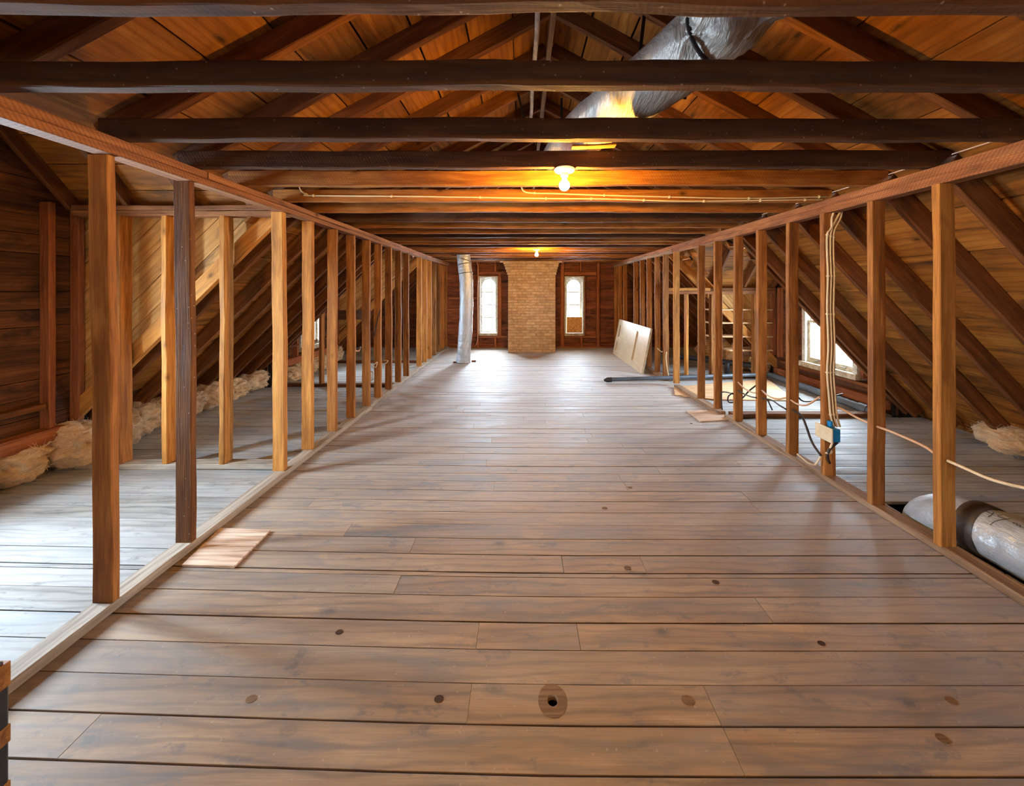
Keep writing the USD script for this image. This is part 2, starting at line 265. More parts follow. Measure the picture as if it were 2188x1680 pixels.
def tube(line, r, sides=8, rad=None, cap=True):
    line = np.asarray(line, float); n = len(line); T = np.gradient(line, axis=0); T /= np.linalg.norm(T, axis=1)[:, None]
    ref = np.array([0, 0, 1.0]) if abs(T[0][2]) < .9 else np.array([1.0, 0, 0]); V = []
    u = np.cross(T[0], ref); u /= np.linalg.norm(u)
    for i in range(n):
        u = u - T[i] * np.dot(u, T[i]); u /= np.linalg.norm(u); w = np.cross(T[i], u)
        a = np.arange(sides) * 2 * math.pi / sides; rr = (np.full(sides, r) if rad is None else rad[i])
        V.append(line[i] + np.outer(np.cos(a) * rr, u) + np.outer(np.sin(a) * rr, w))
    V = np.vstack(V); F = []
    for i in range(n - 1):
        for k in range(sides):
            a, b = i * sides + k, i * sides + (k + 1) % sides; F += [(a, b, b + sides), (a, b + sides, a + sides)]
    if cap:
        V = np.vstack([V, line[0], line[-1]]); a0 = len(V) - 2
        for k in range(sides):
            F.append((a0, (k + 1) % sides, k)); e = (n - 1) * sides; F.append((a0 + 1, e + k, e + (k + 1) % sides))
    return trimesh.Trimesh(V, np.array(F), process=False)
def lathe(prof, sides=32):
    return trimesh.creation.revolve(np.array(prof, float), sections=sides)
def extr(poly, t):
    return trimesh.util.concatenate([trimesh.creation.extrude_polygon(g, t, engine='earcut') for g in getattr(poly, 'geoms', [poly]) if g.area > 1e-6])
ORD = 'first second third fourth fifth sixth seventh eighth ninth tenth eleventh twelfth thirteenth fourteenth fifteenth sixteenth seventeenth eighteenth nineteenth twentieth twenty-first twenty-second twenty-third twenty-fourth twenty-fifth twenty-sixth twenty-seventh'.split()
X3, Y3, Z3 = np.eye(3)

# ---------------------------------------------------------------- the shape of the roof
YB, YF = -4.0, 13.15                      # back and far wall, in D
def low_l(x): return 2.575 + .985 * (x + 2.13)
def low_r(x): return 2.575 - 1.05 * (x - 2.58)
def up_l(x): return 2.516 + .541 * (x + 2.13)
def up_r(x): return 2.516 - .543 * (x - 2.58)
KL, KR = (-2.263, 2.444), (2.696, 2.453)   # the kinks of the sheathing
RX, RZ = 0.23, up_l(0.23)
EL, ER = (-4.95, low_l(-4.95)), (5.22, low_r(5.22))
# dormers: side, centre, half width (D), height of the side plate, outer wall x
DORM = [('left', 2.97, 1.20, 2.37, -4.10), ('left', 9.05, 1.28, 2.34, -4.10), ('right', 7.25, 1.30, 1.65, 4.62)]
CO = {('left', 2.97): .23, ('left', 9.05): .2, ('right', 7.25): .2}   # the far cheek stands this much behind the plate
DS = 0.89                                   # rise of a dormer roof per D

# ---------------------------------------------------------------- floor
floor = thing('floor', None, None, kind='structure')
def bend(x): return .036 * (math.sqrt(x * x + .16) - x) / 2 * 1.0
lines = [1.542, 1.7186, 1.8957, 2.078, 2.2535, 2.443, 2.606, 2.649, 2.827, 3.0075, 3.187, 3.368]
J = {0: [-1.59, .735], 1: [-.206, .733], 2: [2.2], 3: [-.208, .26], 4: [1.21], 5: [-.68], 6: [], 7: [.235, .706], 8: [-.688], 9: [-1.166], 10: []}
while lines[-1] < 13.2: lines.append(lines[-1] + rng.choice([.172, .178, .181, .185, .15]))
n0 = 0
while lines[0] > YB: lines.insert(0, lines[0] - (.18 if lines[0] > .9 else .42)); n0 += 1
HX0, HX1, HY0, HY1 = 2.73, 2.99, 1.3, 3.52     # opening where the lying duct goes down (x, D)
for i in range(len(lines) - 1):
    y0, y1 = lines[i] * K, lines[i + 1] * K; ym = (lines[i] + lines[i + 1]) / 2
    k = i - n0
    js = list(J[k]) if k in J else ([] if k < 0 else [rng.uniform(-2.2, -.2), rng.uniform(.2, 2.2)] if rng.random() < .55 else [rng.uniform(-1.6, 1.8)])
    cuts = sorted([-4.75] + js + [5.05]); spans = list(zip(cuts[:-1], cuts[1:]))
    if HY0 < ym < HY1:
        ns = []
        for a, b in spans:
            if a < HX0 < b: ns += [(a, HX0 + rng.uniform(-.012, .012)), (HX1, b)]
            else: ns.append((a, b))
        spans = ns
    gap = rng.choice([.002, .003, .004, .005, .007])
    if k >= 0:
        spans = [q for a, b in spans for q in ((a, min(b, -2.08)), (max(a, -2.08), min(b, 2.58)), (max(a, 2.58), b)) if q[1] - q[0] > .03]
    for a, b in spans:
        a2, b2 = a + .0012, b - .0012; xs = np.linspace(a2, b2, max(3, int((b2 - a2) / .5) + 1))
        yb = y1 - y0 - gap; t = .022; dz = rng.uniform(-.0012, .0008); c = .001
        prof = [(0, -t), (yb, -t), (yb, -c), (yb - c, 0), (c, 0), (0, -c)]
        m = prism_x(prof, xs - a2, dy=[bend(x) * K for x in xs])
        if k == 1 and a < .118 < b:
            mm = manifold3d.Manifold(manifold3d.Mesh(np.asarray(m.vertices, np.float32), np.asarray(m.faces, np.uint32)))
            cyl = manifold3d.Manifold.cylinder(.1, .021, .019, 24).translate((.118 - a2, 1.826 * K - y0, -.06)); m = mm - cyl
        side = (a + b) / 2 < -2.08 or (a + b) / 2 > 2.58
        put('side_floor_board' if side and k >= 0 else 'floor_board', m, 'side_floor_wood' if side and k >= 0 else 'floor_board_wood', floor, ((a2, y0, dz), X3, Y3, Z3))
put('subfloor', bx(-5.0, 5.3, YB * K - .1, 13.4 * K, -.16, -.12), 'subfloor_wood', floor)
kn = extr(shapely.Point(0, 0).buffer(.056).difference(shapely.Point(0, .0).buffer(.0215)), .0006)
put('knot_ring', kn, 'floor_knot_wood', floor, ((.118, 1.826 * K, 0.0004), X3, Y3, Z3), label='round knot with a hole through it')

for u, v, r in ((1346, 1042, .016), (1292, 1086, .016), (1477, 905, .014), (938, 1494, .015), (1470, 1497, .020), (725, 1351, .014), (537, 1494, .016), (1341, 1214, .016), (1529, 1244, .015), (2032, 1497, .016), (2013, 1578, .016), (1755, 1375, .013)):
    c = fl(u, v); put('dark_knot', extr(shapely.affinity.scale(shapely.Point(0, 0).buffer(r, 8), 1.25, .85), .0008), 'floor_knot_wood' if r > .0155 else 'subfloor_wood', floor, ((c[0], c[1], .0004), X3, Y3, Z3))
# ---------------------------------------------------------------- roof: sheathing boards in rows along the house
ceiling = thing('ceiling', None, None, kind='structure')
wall_left = thing('wall_left', None, None, kind='structure'); wall_right = thing('wall_right', None, None, kind='structure')
def slope_rows(parent, a, b, wd, cutf, name, mat, out, seedsplit=(2.6, 4.2)):
    """boards on the slope from a=(x, z) to b=(x, z), laid along y; cutf(z) gives the intervals (D) to leave out; out = outward normal sign"""
    a, b = np.array(a), np.array(b); L = np.linalg.norm(b - a); e = (b - a) / L; nrm = np.array([-e[1], e[0]])
    if nrm[1] < 0: nrm = -nrm
    s = 0.0; n = max(1, round(L / wd)); ws = [wd * rng.uniform(.85, 1.15) for _ in range(n)]; ws = [w * L / sum(ws) for w in ws]
    for w in ws:
        c = a + e * (s + w / 2); iv = [(YB, YF)]
        for lo, hi in cutf(c[1]):
            iv = [q for p in iv for q in ((p[0], min(p[1], lo)), (max(p[0], hi), p[1])) if q[1] - q[0] > .05]
        for lo, hi in iv:
            y = lo
            while y < hi - .01:
                y2 = min(hi, y + rng.uniform(*seedsplit) / K)
                if hi - y2 < .8: y2 = hi
                g = rng.choice([.007, .011, .015]); Lb = (y2 - y) * K - .003
                o = np.array([a[0] + e[0] * (s + w / 2) + nrm[0] * .012, y * K, a[1] + e[1] * (s + w / 2) + nrm[1] * .012])
                yy = np.array([e[0], 0, e[1]]); zz = np.cross(Y3, yy)
                put(name, beam_mesh(Lb, w - g, .022, 3, .001, .002), mat, parent, (o, Y3, yy, zz))
                y = y2
        s += w
def cut_low(side):
    return lambda z: [(yc - min(hw, hw + (pz + .0 - z) / DS), yc + min(hw + CO[sd, yc], hw + (pz + .0 - z) / DS)) for sd, yc, hw, pz, ox in DORM if sd == side and (.53 if side == 'left' else .34) < z < pz + .2 + DS * hw]
none = lambda z: []
slope_rows(ceiling, KL, (RX, RZ), .36, none, 'roof_board', 'roof_board_wood', -1)
slope_rows(ceiling, KR, (RX, RZ), .36, none, 'roof_board', 'roof_board_wood', 1)
slope_rows(wall_left, EL, KL, .34, cut_low('left'), 'roof_board', 'roof_board_wood', -1)
slope_rows(wall_right, ER, KR, .37, cut_low('right'), 'roof_board', 'roof_board_wood', 1)
def sheet(pts, t, nrm):
    pts = np.array(pts, float); nrm = np.array(nrm, float); nrm /= np.linalg.norm(nrm); n = len(pts)
    V = np.vstack([pts, pts + nrm * t]); F = [(0, k + 1, k) for k in range(1, n - 1)] + [(n, n + k, n + k + 1) for k in range(1, n - 1)]
    for k in range(n): a, b = k, (k + 1) % n; F += [(a, b, b + n), (a, b + n, a + n)]
    return trimesh.Trimesh(V, np.array(F), process=False)
def under(parent, a, b, y0, y1):
    a, b = np.array(a), np.array(b); e = (b - a) / np.linalg.norm(b - a); n = np.array([-e[1], e[0]]); n = n if n[1] > 0 else -n
    a, b = a + n * .026, b + n * .026
    put('underlay', sheet([(a[0], y0 * K, a[1]), (b[0], y0 * K, b[1]), (b[0], y1 * K, b[1]), (a[0], y1 * K, a[1])], .01, (n[0], 0, n[1])), 'underlay', parent)
under(ceiling, KL, (RX, RZ), YB - .2, YF + .3); under(ceiling, KR, (RX, RZ), YB - .2, YF + .3)
for par, a, b, side in ((wall_left, EL, KL, 'left'), (wall_right, ER, KR, 'right')):
    y = YB - .2
    for sd, yc, hw, pz, ox in sorted([d for d in DORM if d[0] == side], key=lambda d: d[1]):
        under(par, a, b, y, yc - hw); y = yc + hw + CO[sd, yc]
    under(par, a, b, y, YF + .3)

# ---------------------------------------------------------------- windows in the gables and dormers
nwin = [0]
def new_window():
    nwin[0] += 1
    x = UsdGeom.Xform.Define(stage, f'/World/window_{nwin[0]}'); return tag(x, None, None, None, 'structure')
def sub(parent, name, mesh, mat, F=None, **k): return put(name, mesh, mat, parent, F, **k)
def arched_window(x0, x1, z0, z1, gx0, gx1, gz0, gz1, bars, y, flip=1, osb=False):
    w = new_window(); F = ((0, y, 0), X3, Z3, -Y3) if flip > 0 else ((0, y, 0), X3, Z3, -Y3)
    r = (gx1 - gx0) / 2; arch = sbox(gx0, gz0, gx1, gz1 - r).union(shapely.Point((gx0 + gx1) / 2, gz1 - r).buffer(r, 24).intersection(sbox(gx0, gz1 - r - .01, gx1, gz1 + .01)))
    c = .045
    def slab(poly, d0, d1):   # d: depth into the wall, metres
        m = extr(poly, d1 - d0); m.apply_transform(np.array([[1, 0, 0, 0], [0, 0, flip, 0], [0, 1, 0, 0], [0, 0, 0, 1.]])); m.apply_translation((0, y + flip * d0, 0)); 
        if flip > 0: m.invert()
        return m
    sub(w, 'window_frame', slab(sbox(x0, z0, x1, z1).difference(sbox(x0 + c, z0 + c * 1.6, x1 - c, z1 - c)), -.05, .10), 'window_paint')
    sub(w, 'sash', slab(sbox(x0 + c, z0 + c * 1.6, x1 - c, z1 - c).difference(arch), .05, .085), 'window_paint')
    sub(w, 'window_sill', slab(sbox(x0 + .01, z0 - .005, x1 - .01, z0 + c * 1.5), -.075, .05), 'old_paint')
    zs = [gz0] + list(bars) + [gz1]
    for b in bars: sub(w, 'glazing_bar', slab(sbox(gx0, b - .014, gx1, b + .014), .055, .08), 'window_paint')
    for a, b in zip(zs[:-1], zs[1:]):
        sub(w, 'pane', slab(arch.intersection(sbox(gx0, a, gx1, b)), .066, .070), 'pane')
    return w
YW = K * 13.05
def zf(v, d=13.05): return H + (621 - v) * d / 1000
def xf(u, d=13.05): return (u - 1116) * d / 1000
WL = (xf(1023.4), xf(1064), zf(716.5), zf(590.5)); WR = (xf(1206), xf(1247.5), zf(717), zf(590.5))
arched_window(*WL, xf(1030.5), xf(1058), zf(707), zf(597), [zf(679), zf(652), zf(624.5)], YW)
arched_window(*WR, xf(1212.3), xf(1239.6), zf(707), zf(598), [zf(678.6), zf(652), zf(624.6)], YW)
YBW = K * YB
WBL, WBR = (-1.2, -.68, .36, 2.0), (1.17, 1.71, .36, 2.0)
for q in (WBL, WBR): arched_window(*q, q[0] + .09, q[1] - .09, .48, 1.9, [.84, 1.2, 1.55], YBW, flip=-1)
def sash_window(ox, y0, y1, z0, z1, side):
    """double-hung window in a dormer's outer wall; side = +1 when the wall is on the right"""
    w = new_window(); s = side
    def q(a0, a1, b0, b1, d0, d1):  # along y, height, depth outward
        lo, hi = sorted((ox + s * d0, ox + s * d1)); return bx(lo, hi, a0, a1, b0, b1)
    c = .06; ym = (y0 + y1) / 2; zm = z0 + (z1 - z0) * .58
    sub(w, 'window_frame', cat_([q(y0, y0 + c, z0, z1, -.03, .1), q(y1 - c, y1, z0, z1, -.03, .1), q(y0 + c, y1 - c, z1 - c, z1, -.03, .1)]), 'window_paint')
    sub(w, 'mullion', q(ym - .045, ym + .045, z0 + .05, z1 - c, -.02, .1), 'window_paint')
    sub(w, 'window_sill', q(y0 - .02, y1 + .02, z0 - .03, z0 + .05, -.07, .1), 'old_paint')
    for a, b in ((y0 + c, ym - .045), (ym + .045, y1 - c)):
        for k, (lo, hi, d) in enumerate(((z0 + .05, zm + .02, .02), (zm - .02, z1 - c, .06))):
            r = .042; rb = .075 if k == 0 else r
            sub(w, 'sash', cat_([q(a, a + r, lo, hi, d, d + .03), q(b - r, b, lo, hi, d, d + .03), q(a + r, b - r, hi - r, hi, d, d + .03), q(a + r, b - r, lo, lo + rb, d, d + .03)]), 'old_paint')
            sub(w, 'pane', q(a + r, b - r, lo + rb, hi - r, d + .012, d + .016), 'pane')
        lf = q((a + b) / 2 - .035, (a + b) / 2 + .035, z0 + .085, z0 + .098, -.005, .02)
        sub(w, 'sash_lift', lf, 'handle_metal')
RW = (4.62, K * 6.42, K * 7.68, .40, 1.62); sash_window(*RW, 1)
LW = (-4.10, K * 2.2, K * 3.25, .60, 1.95); sash_window(*LW, -1)
LW2 = (-4.10, K * 8.6, K * 9.45, .50, 1.60); sash_window(*LW2, -1)

# ---------------------------------------------------------------- gable walls
PROF = Polygon([EL, KL, (RX, RZ), KR, ER])
def gable(name, y, holes, flip, wd):
    w = thing(name, None, None, kind='structure'); hol = shapely.union_all([sbox(a, c, b, d) for a, b, c, d in holes]); z = -.02
    while z < RZ:
        hgt = wd * rng.uniform(.9, 1.12); strip = PROF.intersection(sbox(-6, z + .002, 6, z + hgt - rng.choice([.001, .002, .004]))).difference(hol)
        for g in getattr(strip, 'geoms', [strip]):
            if g.is_empty or g.area < .002: continue
            m = extr(g, .02); v = np.array(m.vertices); v = np.column_stack([v[:, 0], v[:, 2] * flip, v[:, 1]]); f = m.faces[:, ::-1] if flip > 0 else m.faces
            put('wall_board', trimesh.Trimesh(v, f, process=False), 'gable_board_wood', w, ((0, y + rng.uniform(0, .003), 0), X3, Y3, Z3))
        z += hgt
    m = extr(PROF.difference(hol), .01); v = np.array(m.vertices); v = np.column_stack([v[:, 0], v[:, 2] * flip, v[:, 1]])
    put('underlay', trimesh.Trimesh(v, m.faces, process=False), 'underlay', w, ((0, y + flip * .026, 0), X3, Y3, Z3))
    return w
wf = gable('wall_far', K * 13.17, [(a + .02, b - .02, c + .02, d - .02) for a, b, c, d in (WL, WR)], 1, .155)
wb = gable('wall_back', K * YB, [(a + .02, b - .02, c + .02, d - .02) for a, b, c, d in (WBL, WBR)], -1, .3)
def wall_stick(u0, u1, v0, v1, dd=0.0, nm='wall_stud'):
    x0, x1, z0, z1 = xf(u0), xf(u1), max(0.0, zf(v1)), zf(v0); ym = K * 13.09
    if z1 - z0 > x1 - x0: beam(nm, ((x0 + x1) / 2, ym, z0), ((x0 + x1) / 2, ym, z1), x1 - x0, .09 - dd, Y3, 'wall_stud_wood', wf)
    else: beam(nm, (x0, ym, (z0 + z1) / 2), (x1, ym, (z0 + z1) / 2), .09 - dd, z1 - z0, Z3, 'wall_stud_wood', wf)
for a in ((1018.8, 1023.2, 558, 745), (1064.6, 1071, 587, 718), (1198, 1205.2, 558, 745), (1248, 1251, 587, 718), (1275, 1280.5, 558, 745), (1056, 1060, 558, 580), (1056, 1060.5, 722, 743),
          (1238.4, 1242, 558, 580), (1240, 1244.5, 722, 743), (905, 911, 560, 745), (850, 856, 560, 745)): wall_stick(*a)
for a in ((1024, 1084, 580.5, 587), (1024, 1084, 718, 722.5), (958, 1018, 635.5, 640), (1206, 1274, 581, 588), (1206, 1274, 718, 722)): wall_stick(*a, dd=.005, nm='wall_rail')
beam('wall_plate', (xf(957), K * 13.09, .022), (xf(1086), K * 13.09, .022), .09, .044, Z3, 'wall_stud_wood', wf)
beam('wall_plate', (xf(1187), K * 13.09, .022), (xf(1314), K * 13.09, .022), .09, .044, Z3, 'wall_stud_wood', wf)

# ---------------------------------------------------------------- dormers
def dormer(side, yc, hw, pz, ox, win):
    s = -1 if side == 'left' else 1; d = thing(f'wall_{side}_dormer', None, None, kind='structure')
    up, lo = (up_l, low_l) if s < 0 else (up_r, low_r); zr = pz + .15 + DS * hw
    def xin(z):   # where the dormer's roof meets the main roof
        xs = np.linspace(ox, RX, 400); mz = np.array([min(up(x), lo(x)) if True else 0 for x in xs]); mg = -.12 if s < 0 else .04; i = np.argmax(mz > z + mg); return xs[i] if mz.max() > z + mg else RX
    co = CO[side, yc]; hw0, pz0 = hw, pz
    for t in (-1, 1):           # near and far slope: boards along x
        hw = hw0 + (co if t > 0 else 0); pz = pz0 - (DS * co if t > 0 else 0)
        L = math.hypot(hw * K, DS * hw); n = max(3, round(L / .24)); 
        for k in range(n):
            f0, f1 = k / n, (k + 1) / n; fm = (f0 + f1) / 2; y = yc + t * hw * (1 - fm); z = pz + .15 + DS * hw * fm
            x0, x1 = sorted((ox + s * .14, xin(z))); e = np.array([0, -t * hw * K / L, DS * hw / L]); nrm = np.cross(X3, e) * (1 if np.cross(X3, e)[2] > 0 else -1)
            o = np.array([x0, y * K, z]) + nrm * .012
            yy = e; zz = np.cross(X3, yy)
            put('roof_board', beam_mesh(x1 - x0, L / n - .005, .022, 3, .001, .002), 'roof_board_wood', d, (o, X3, yy, zz))
        xa, xb = sorted((ox + s * .2, RX))
        e = np.array([0, -t * hw * K, DS * hw]); nrm = np.cross(X3, e); nrm = nrm / np.linalg.norm(nrm) * (1 if nrm[2] > 0 else -1)
        xe, xr = xin(pz + .15) + s * .22, xin(zr) + s * .26; q = [(ox + s * .2, (yc + t * (hw + .08)) * K, pz + .08), (xe, (yc + t * (hw + .08)) * K, pz + .08), (xr, yc * K, zr), (ox + s * .2, yc * K, zr)]
        put('underlay', sheet(np.array(q) + nrm * .028, .01, nrm), 'underlay', d)
    hw, pz = hw0, pz0
    # outer wall: boards round the window, base plate, studs
    oy0, oy1, wz0, wz1 = win[1], win[2], win[3], win[4]
    co = CO[side, yc]; zb = .22 if s < 0 else .03
    gp = Polygon([((yc - hw) * K - .05, zb), ((yc + hw + co) * K + .06, zb), ((yc + hw + co) * K + .06, pz + .1), (yc * K, zr), ((yc - hw) * K - .05, pz + .1)])
    hole = sbox(oy0 + .01, wz0 + .01, oy1 - .01, wz1 - .01); z = zb
    while z < zr:
        hgt = .155 * rng.uniform(.9, 1.15); strip = gp.intersection(sbox(-9, z, 19, z + hgt - rng.choice([.002, .004, .006]))).difference(hole)
        for g in getattr(strip, 'geoms', [strip]):
            if g.is_empty or g.area < .002: continue
            m = extr(g, .02); v = np.array(m.vertices)   # poly x -> y, poly y -> z, thickness -> outward x ; local X = along y
            loc = np.column_stack([v[:, 0], v[:, 1], v[:, 2]]); F = ((ox + s * .09, 0, 0), Y3, Z3, X3 * s)
            put('wall_board', trimesh.Trimesh(loc, m.faces if s > 0 else m.faces[:, ::-1], process=False), 'wall_board_wood', d, F)
        z += hgt
    m = extr(gp.union(sbox((yc - hw) * K - .05, -.1, (yc + hw + co) * K + .06, .3)).difference(hole), .01)
    put('underlay', trimesh.Trimesh(np.array(m.vertices), m.faces, process=False), 'underlay', d, ((ox + s * .116, 0, 0), Y3, Z3, X3 * s))
    for yy in ((yc - hw) * K - .03, (yc + hw + co) * K + .04):
        a, b = sorted((ox + s * .05, s * 5.25 if s > 0 else -4.98)); put('underlay', bx(a, b, yy - .006, yy + .006, -.1, .6), 'underlay', d)  # added dark sheets closing the eave ends, they stop stray daylight
    cx = ox + s * .045
    beam('wall_plate', (cx - s * .02, (yc - hw) * K, .345 if s < 0 else .14), (cx - s * .02, (yc + hw) * K, .345 if s < 0 else .14), .13 if s < 0 else .09, .12, Z3, 'wall_stud_wood', d)
    beam('wall_rail', (cx, (yc - hw) * K + .1, .60 if s < 0 else .32), (cx, (yc + hw) * K - .1, .60 if s < 0 else .32), .085, .05, Z3, 'rafter_wood', d)
    for y in (oy0 - .03, oy1 + .03, (yc - hw) * K + .06, (yc + hw) * K - .06, (yc + hw + co) * K - .03):
        beam('wall_stud', (cx, y, .4), (cx, y, pz), .085, .045, Y3, 'wall_stud_wood', d)
    beam('wall_stud', (cx, oy1 + .18, .4), (cx, oy1 + .18, pz), .085, .045, Y3, 'wall_stud_wood', d) if s < 0 else None
    # cheeks: diagonal boards above the main roof
    for t in (-1, 1):
        ye = (yc + t * (hw + (co if t > 0 else .02))) * K; xs = [KL[0], ox + s * .12] if s < 0 else [KR[0], ox + s * .12]
        ze = lo(xs[1]); top = pz + .16 - (DS * co if t > 0 else 0)
        poly = Polygon([(xs[1], ze - .02), (xs[1], top), (xs[0] + (0 if s < 0 else 0), top), (xs[0], min(top, lo(xs[0])) - .02)]).buffer(0)
        if s > 0: poly = Polygon([(xs[1], ze - .02), (xs[1], top), (2.58 + (2.575 - top) / 1.05, top)]).buffer(0)
        ang = math.atan(.985) if s < 0 else -math.atan(1.05); q = shapely.affinity.rotate(poly, -ang, origin=(0, 0), use_radians=True); bz = q.bounds; z = bz[1]
        while z < bz[3]:
            wd = .20 * rng.uniform(.9, 1.1); st = q.intersection(sbox(bz[0], z, bz[2], z + wd - .005))
            for g in getattr(st, 'geoms', [st]):
                if g.is_empty or g.area < .002: continue
                m = extr(g, .02); v = np.array(m.vertices); e = np.array([math.cos(ang), 0, math.sin(ang)]); pz_ = np.array([-math.sin(ang), 0, math.cos(ang)])
                put('cheek_board', trimesh.Trimesh(v, m.faces, process=False), 'cheek_board_wood', d, ((0, ye + t * .0 + (0.02 if t > 0 else 0), 0), e, pz_, np.cross(e, pz_)))
            z += wd
        m = extr(poly, .01); put('underlay', trimesh.Trimesh(np.array(m.vertices), m.faces, process=False), 'underlay', d, ((0, ye + t * .03, 0), X3, Z3, -Y3))
    # dormer rafters
    xr_ = [ox + s * .0 - s * .02, ox - s * .56, ox - s * 1.12] + ([ox - s * 1.66] if s < 0 else [])
    for i, x in enumerate(xr_):
        for t, nm in ((-1, 'near'), (1, 'far')):
            a = np.array([x, (yc + t * (hw + (.1 if t > 0 else 0))) * K, pz + .15 - .07 - (DS * .1 if t > 0 else 0)]); b = np.array([x, yc * K + t * .02, zr - .09])
            beam('dormer_rafter', a, b, .045, .11, np.array([0, t * DS, K]) , 'rafter_wood', d)
    return d
for D_, w_ in zip(DORM, (LW, LW2, RW)): dormer(*D_, w_)

# ---------------------------------------------------------------- partitions: sills, plates, studs
SL, SR = -2.025, 2.53       # aisle faces
def sill(name, x0, x1, y0, y1, z0, z1, label, grp, mat='sill_wood', seg=26, wob=.003, cat='sill plate'):
    if abs(y1 - y0) * K > abs(x1 - x0): beam(name, ((x0 + x1) / 2, y0 * K, (z0 + z1) / 2), ((x0 + x1) / 2, y1 * K, (z0 + z1) / 2), abs(x1 - x0), z1 - z0, Z3, mat, None, seg, wob, .005, label=label, cat=cat, group=grp)
    else: beam(name, (x0, (y0 + y1) / 2 * K, (z0 + z1) / 2), (x1, (y0 + y1) / 2 * K, (z0 + z1) / 2), abs(y1 - y0) * K, z1 - z0, Z3, mat, None, 10, wob, .005, label=label, cat=cat, group=grp)
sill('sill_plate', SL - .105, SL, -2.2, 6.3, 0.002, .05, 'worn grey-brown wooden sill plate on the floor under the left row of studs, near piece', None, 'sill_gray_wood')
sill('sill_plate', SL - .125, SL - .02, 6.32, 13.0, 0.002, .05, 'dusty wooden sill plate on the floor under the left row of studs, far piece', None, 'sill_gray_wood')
sill('sill_plate', SR, SR + .105, -2.2, 5.86, 0.002, .05, 'worn brown wooden sill plate on the floor under the right row of studs, near piece', None)
sill('sill_plate', SR - .03, SR + .075, 6.0, 7.72, 0.002, .05, 'short dusty sill plate on the floor under the right studs, middle piece', None)
sill('sill_plate', SR - .03, SR + .075, 8.3, 13.0, 0.002, .05, 'wooden sill plate on the floor under the right studs, far piece behind the door', None)
PL0, PL1, PL2 = 2.275, 2.318, 2.362      # left plates
PR0, PR1, PR2 = 2.247, 2.304, 2.362
sill('top_plate', SL - .10, SL + .0, -2.2, 13.0, PL0, PL1, 'lower beam of the doubled top plate along the left row of studs', None, 'plate_wood', 30, .003, 'beam')
sill('top_plate', SL - .10, SL + .006, -2.2, 3.0, PL1, PL2, 'smooth upper beam of the doubled top plate over the two nearest left studs', None, 'plate_wood', 12, .003, 'beam')
sill('top_plate', SL - .10, SL + .004, 3.01, 13.0, PL1, PL2, 'saw-marked upper beam of the doubled top plate along the left row of studs', None, 'plate_wood', 24, .003, 'beam')
sill('top_plate', SR, SR + .10, -2.2, 7.9, PR0, PR1, 'saw-marked lower beam of the doubled top plate along the right row of studs, near piece', None, 'plate_wood', 20, .003, 'beam')
sill('top_plate', SR, SR + .10, 7.92, 13.0, PR0, PR1, 'pale barky lower beam of the right doubled top plate, far piece', None, 'sill_wood', 20, .006, 'beam')
sill('top_plate', SR, SR + .10, -2.2, 13.0, PR1, PR2, 'upper beam of the doubled top plate along the right row of studs', None, 'plate_wood', 30, .003, 'beam')

def studs(side, ds, mats, ztop, zbot=.05):
    s = -1 if side == 'left' else 1; n = 0
    for d, xa, lean, mat, th in ds:
        n += 1
        w = .10 if s < 0 else .095
        xb = xa + s * w / 2; d_ = d + th / K / 2
        extra = {'stud_amber_wood': 'amber', 'stud_dark_wood': 'dark rough-sawn', 'stud_wood': 'brown'}[mat]
        beam('wall_stud', (xb, d_ * K, zbot), (xb + lean, d_ * K, ztop), th, w, X3, mat, None, 12, .003, .004,
             label=f'{extra} wooden stud, {ORD[n - 1]} from the camera in the {side} row of the aisle', cat='stud', group=f'bare studs of the {side} partition')
A, B_, C = 'stud_wood', 'stud_amber_wood', 'stud_dark_wood'
left = [(2.32, -2.03, -.025, A, .036), (2.876, -2.03, -.015, C, .036), (4.016, -2.045, -.01, B_, .05), (4.56, -2.05, 0, B_, .042), (5.15, -2.05, 0, A, .04), (5.71, -2.05, 0, A, .04), (6.27, -2.05, 0, A, .042), (6.78, -2.05, 0, A, .042),
        (7.34, -2.055, 0, A, .042), (7.93, -2.06, 0, A, .042), (8.47, -2.06, 0, A, .042), (9.57, -2.065, 0, B_, .042), (10.13, -2.07, 0, B_, .042), (10.65, -2.07, 0, B_, .042), (11.23, -2.075, 0, A, .042), (11.86, -2.08, 0, A, .042), (12.43, -2.08, 0, A, .042), (12.92, -2.08, 0, A, .042)]
right = [(2.823, 2.527, -.01, B_, .042), (3.373, 2.525, 0, A, .042), (3.914, 2.53, -.01, A, .042), (4.441, 2.53, 0, A, .042), (5.016, 2.53, 0, A, .042), (5.566, 2.53, 0, A, .042), (6.136, 2.53, 0, A, .042), (6.71, 2.53, 0, A, .042),
         (7.80, 2.53, 0, B_, .042), (8.38, 2.53, 0, A, .042), (8.9, 2.53, 0, A, .042), (9.47, 2.53, 0, A, .042), (10.03, 2.53, 0, A, .042), (10.59, 2.53, 0, A, .042), (11.7, 2.53, 0, A, .042), (12.3, 2.53, 0, A, .042), (12.85, 2.53, 0, A, .042)]
studs('left', left, None, PL0); studs('right', right, None, PR0)
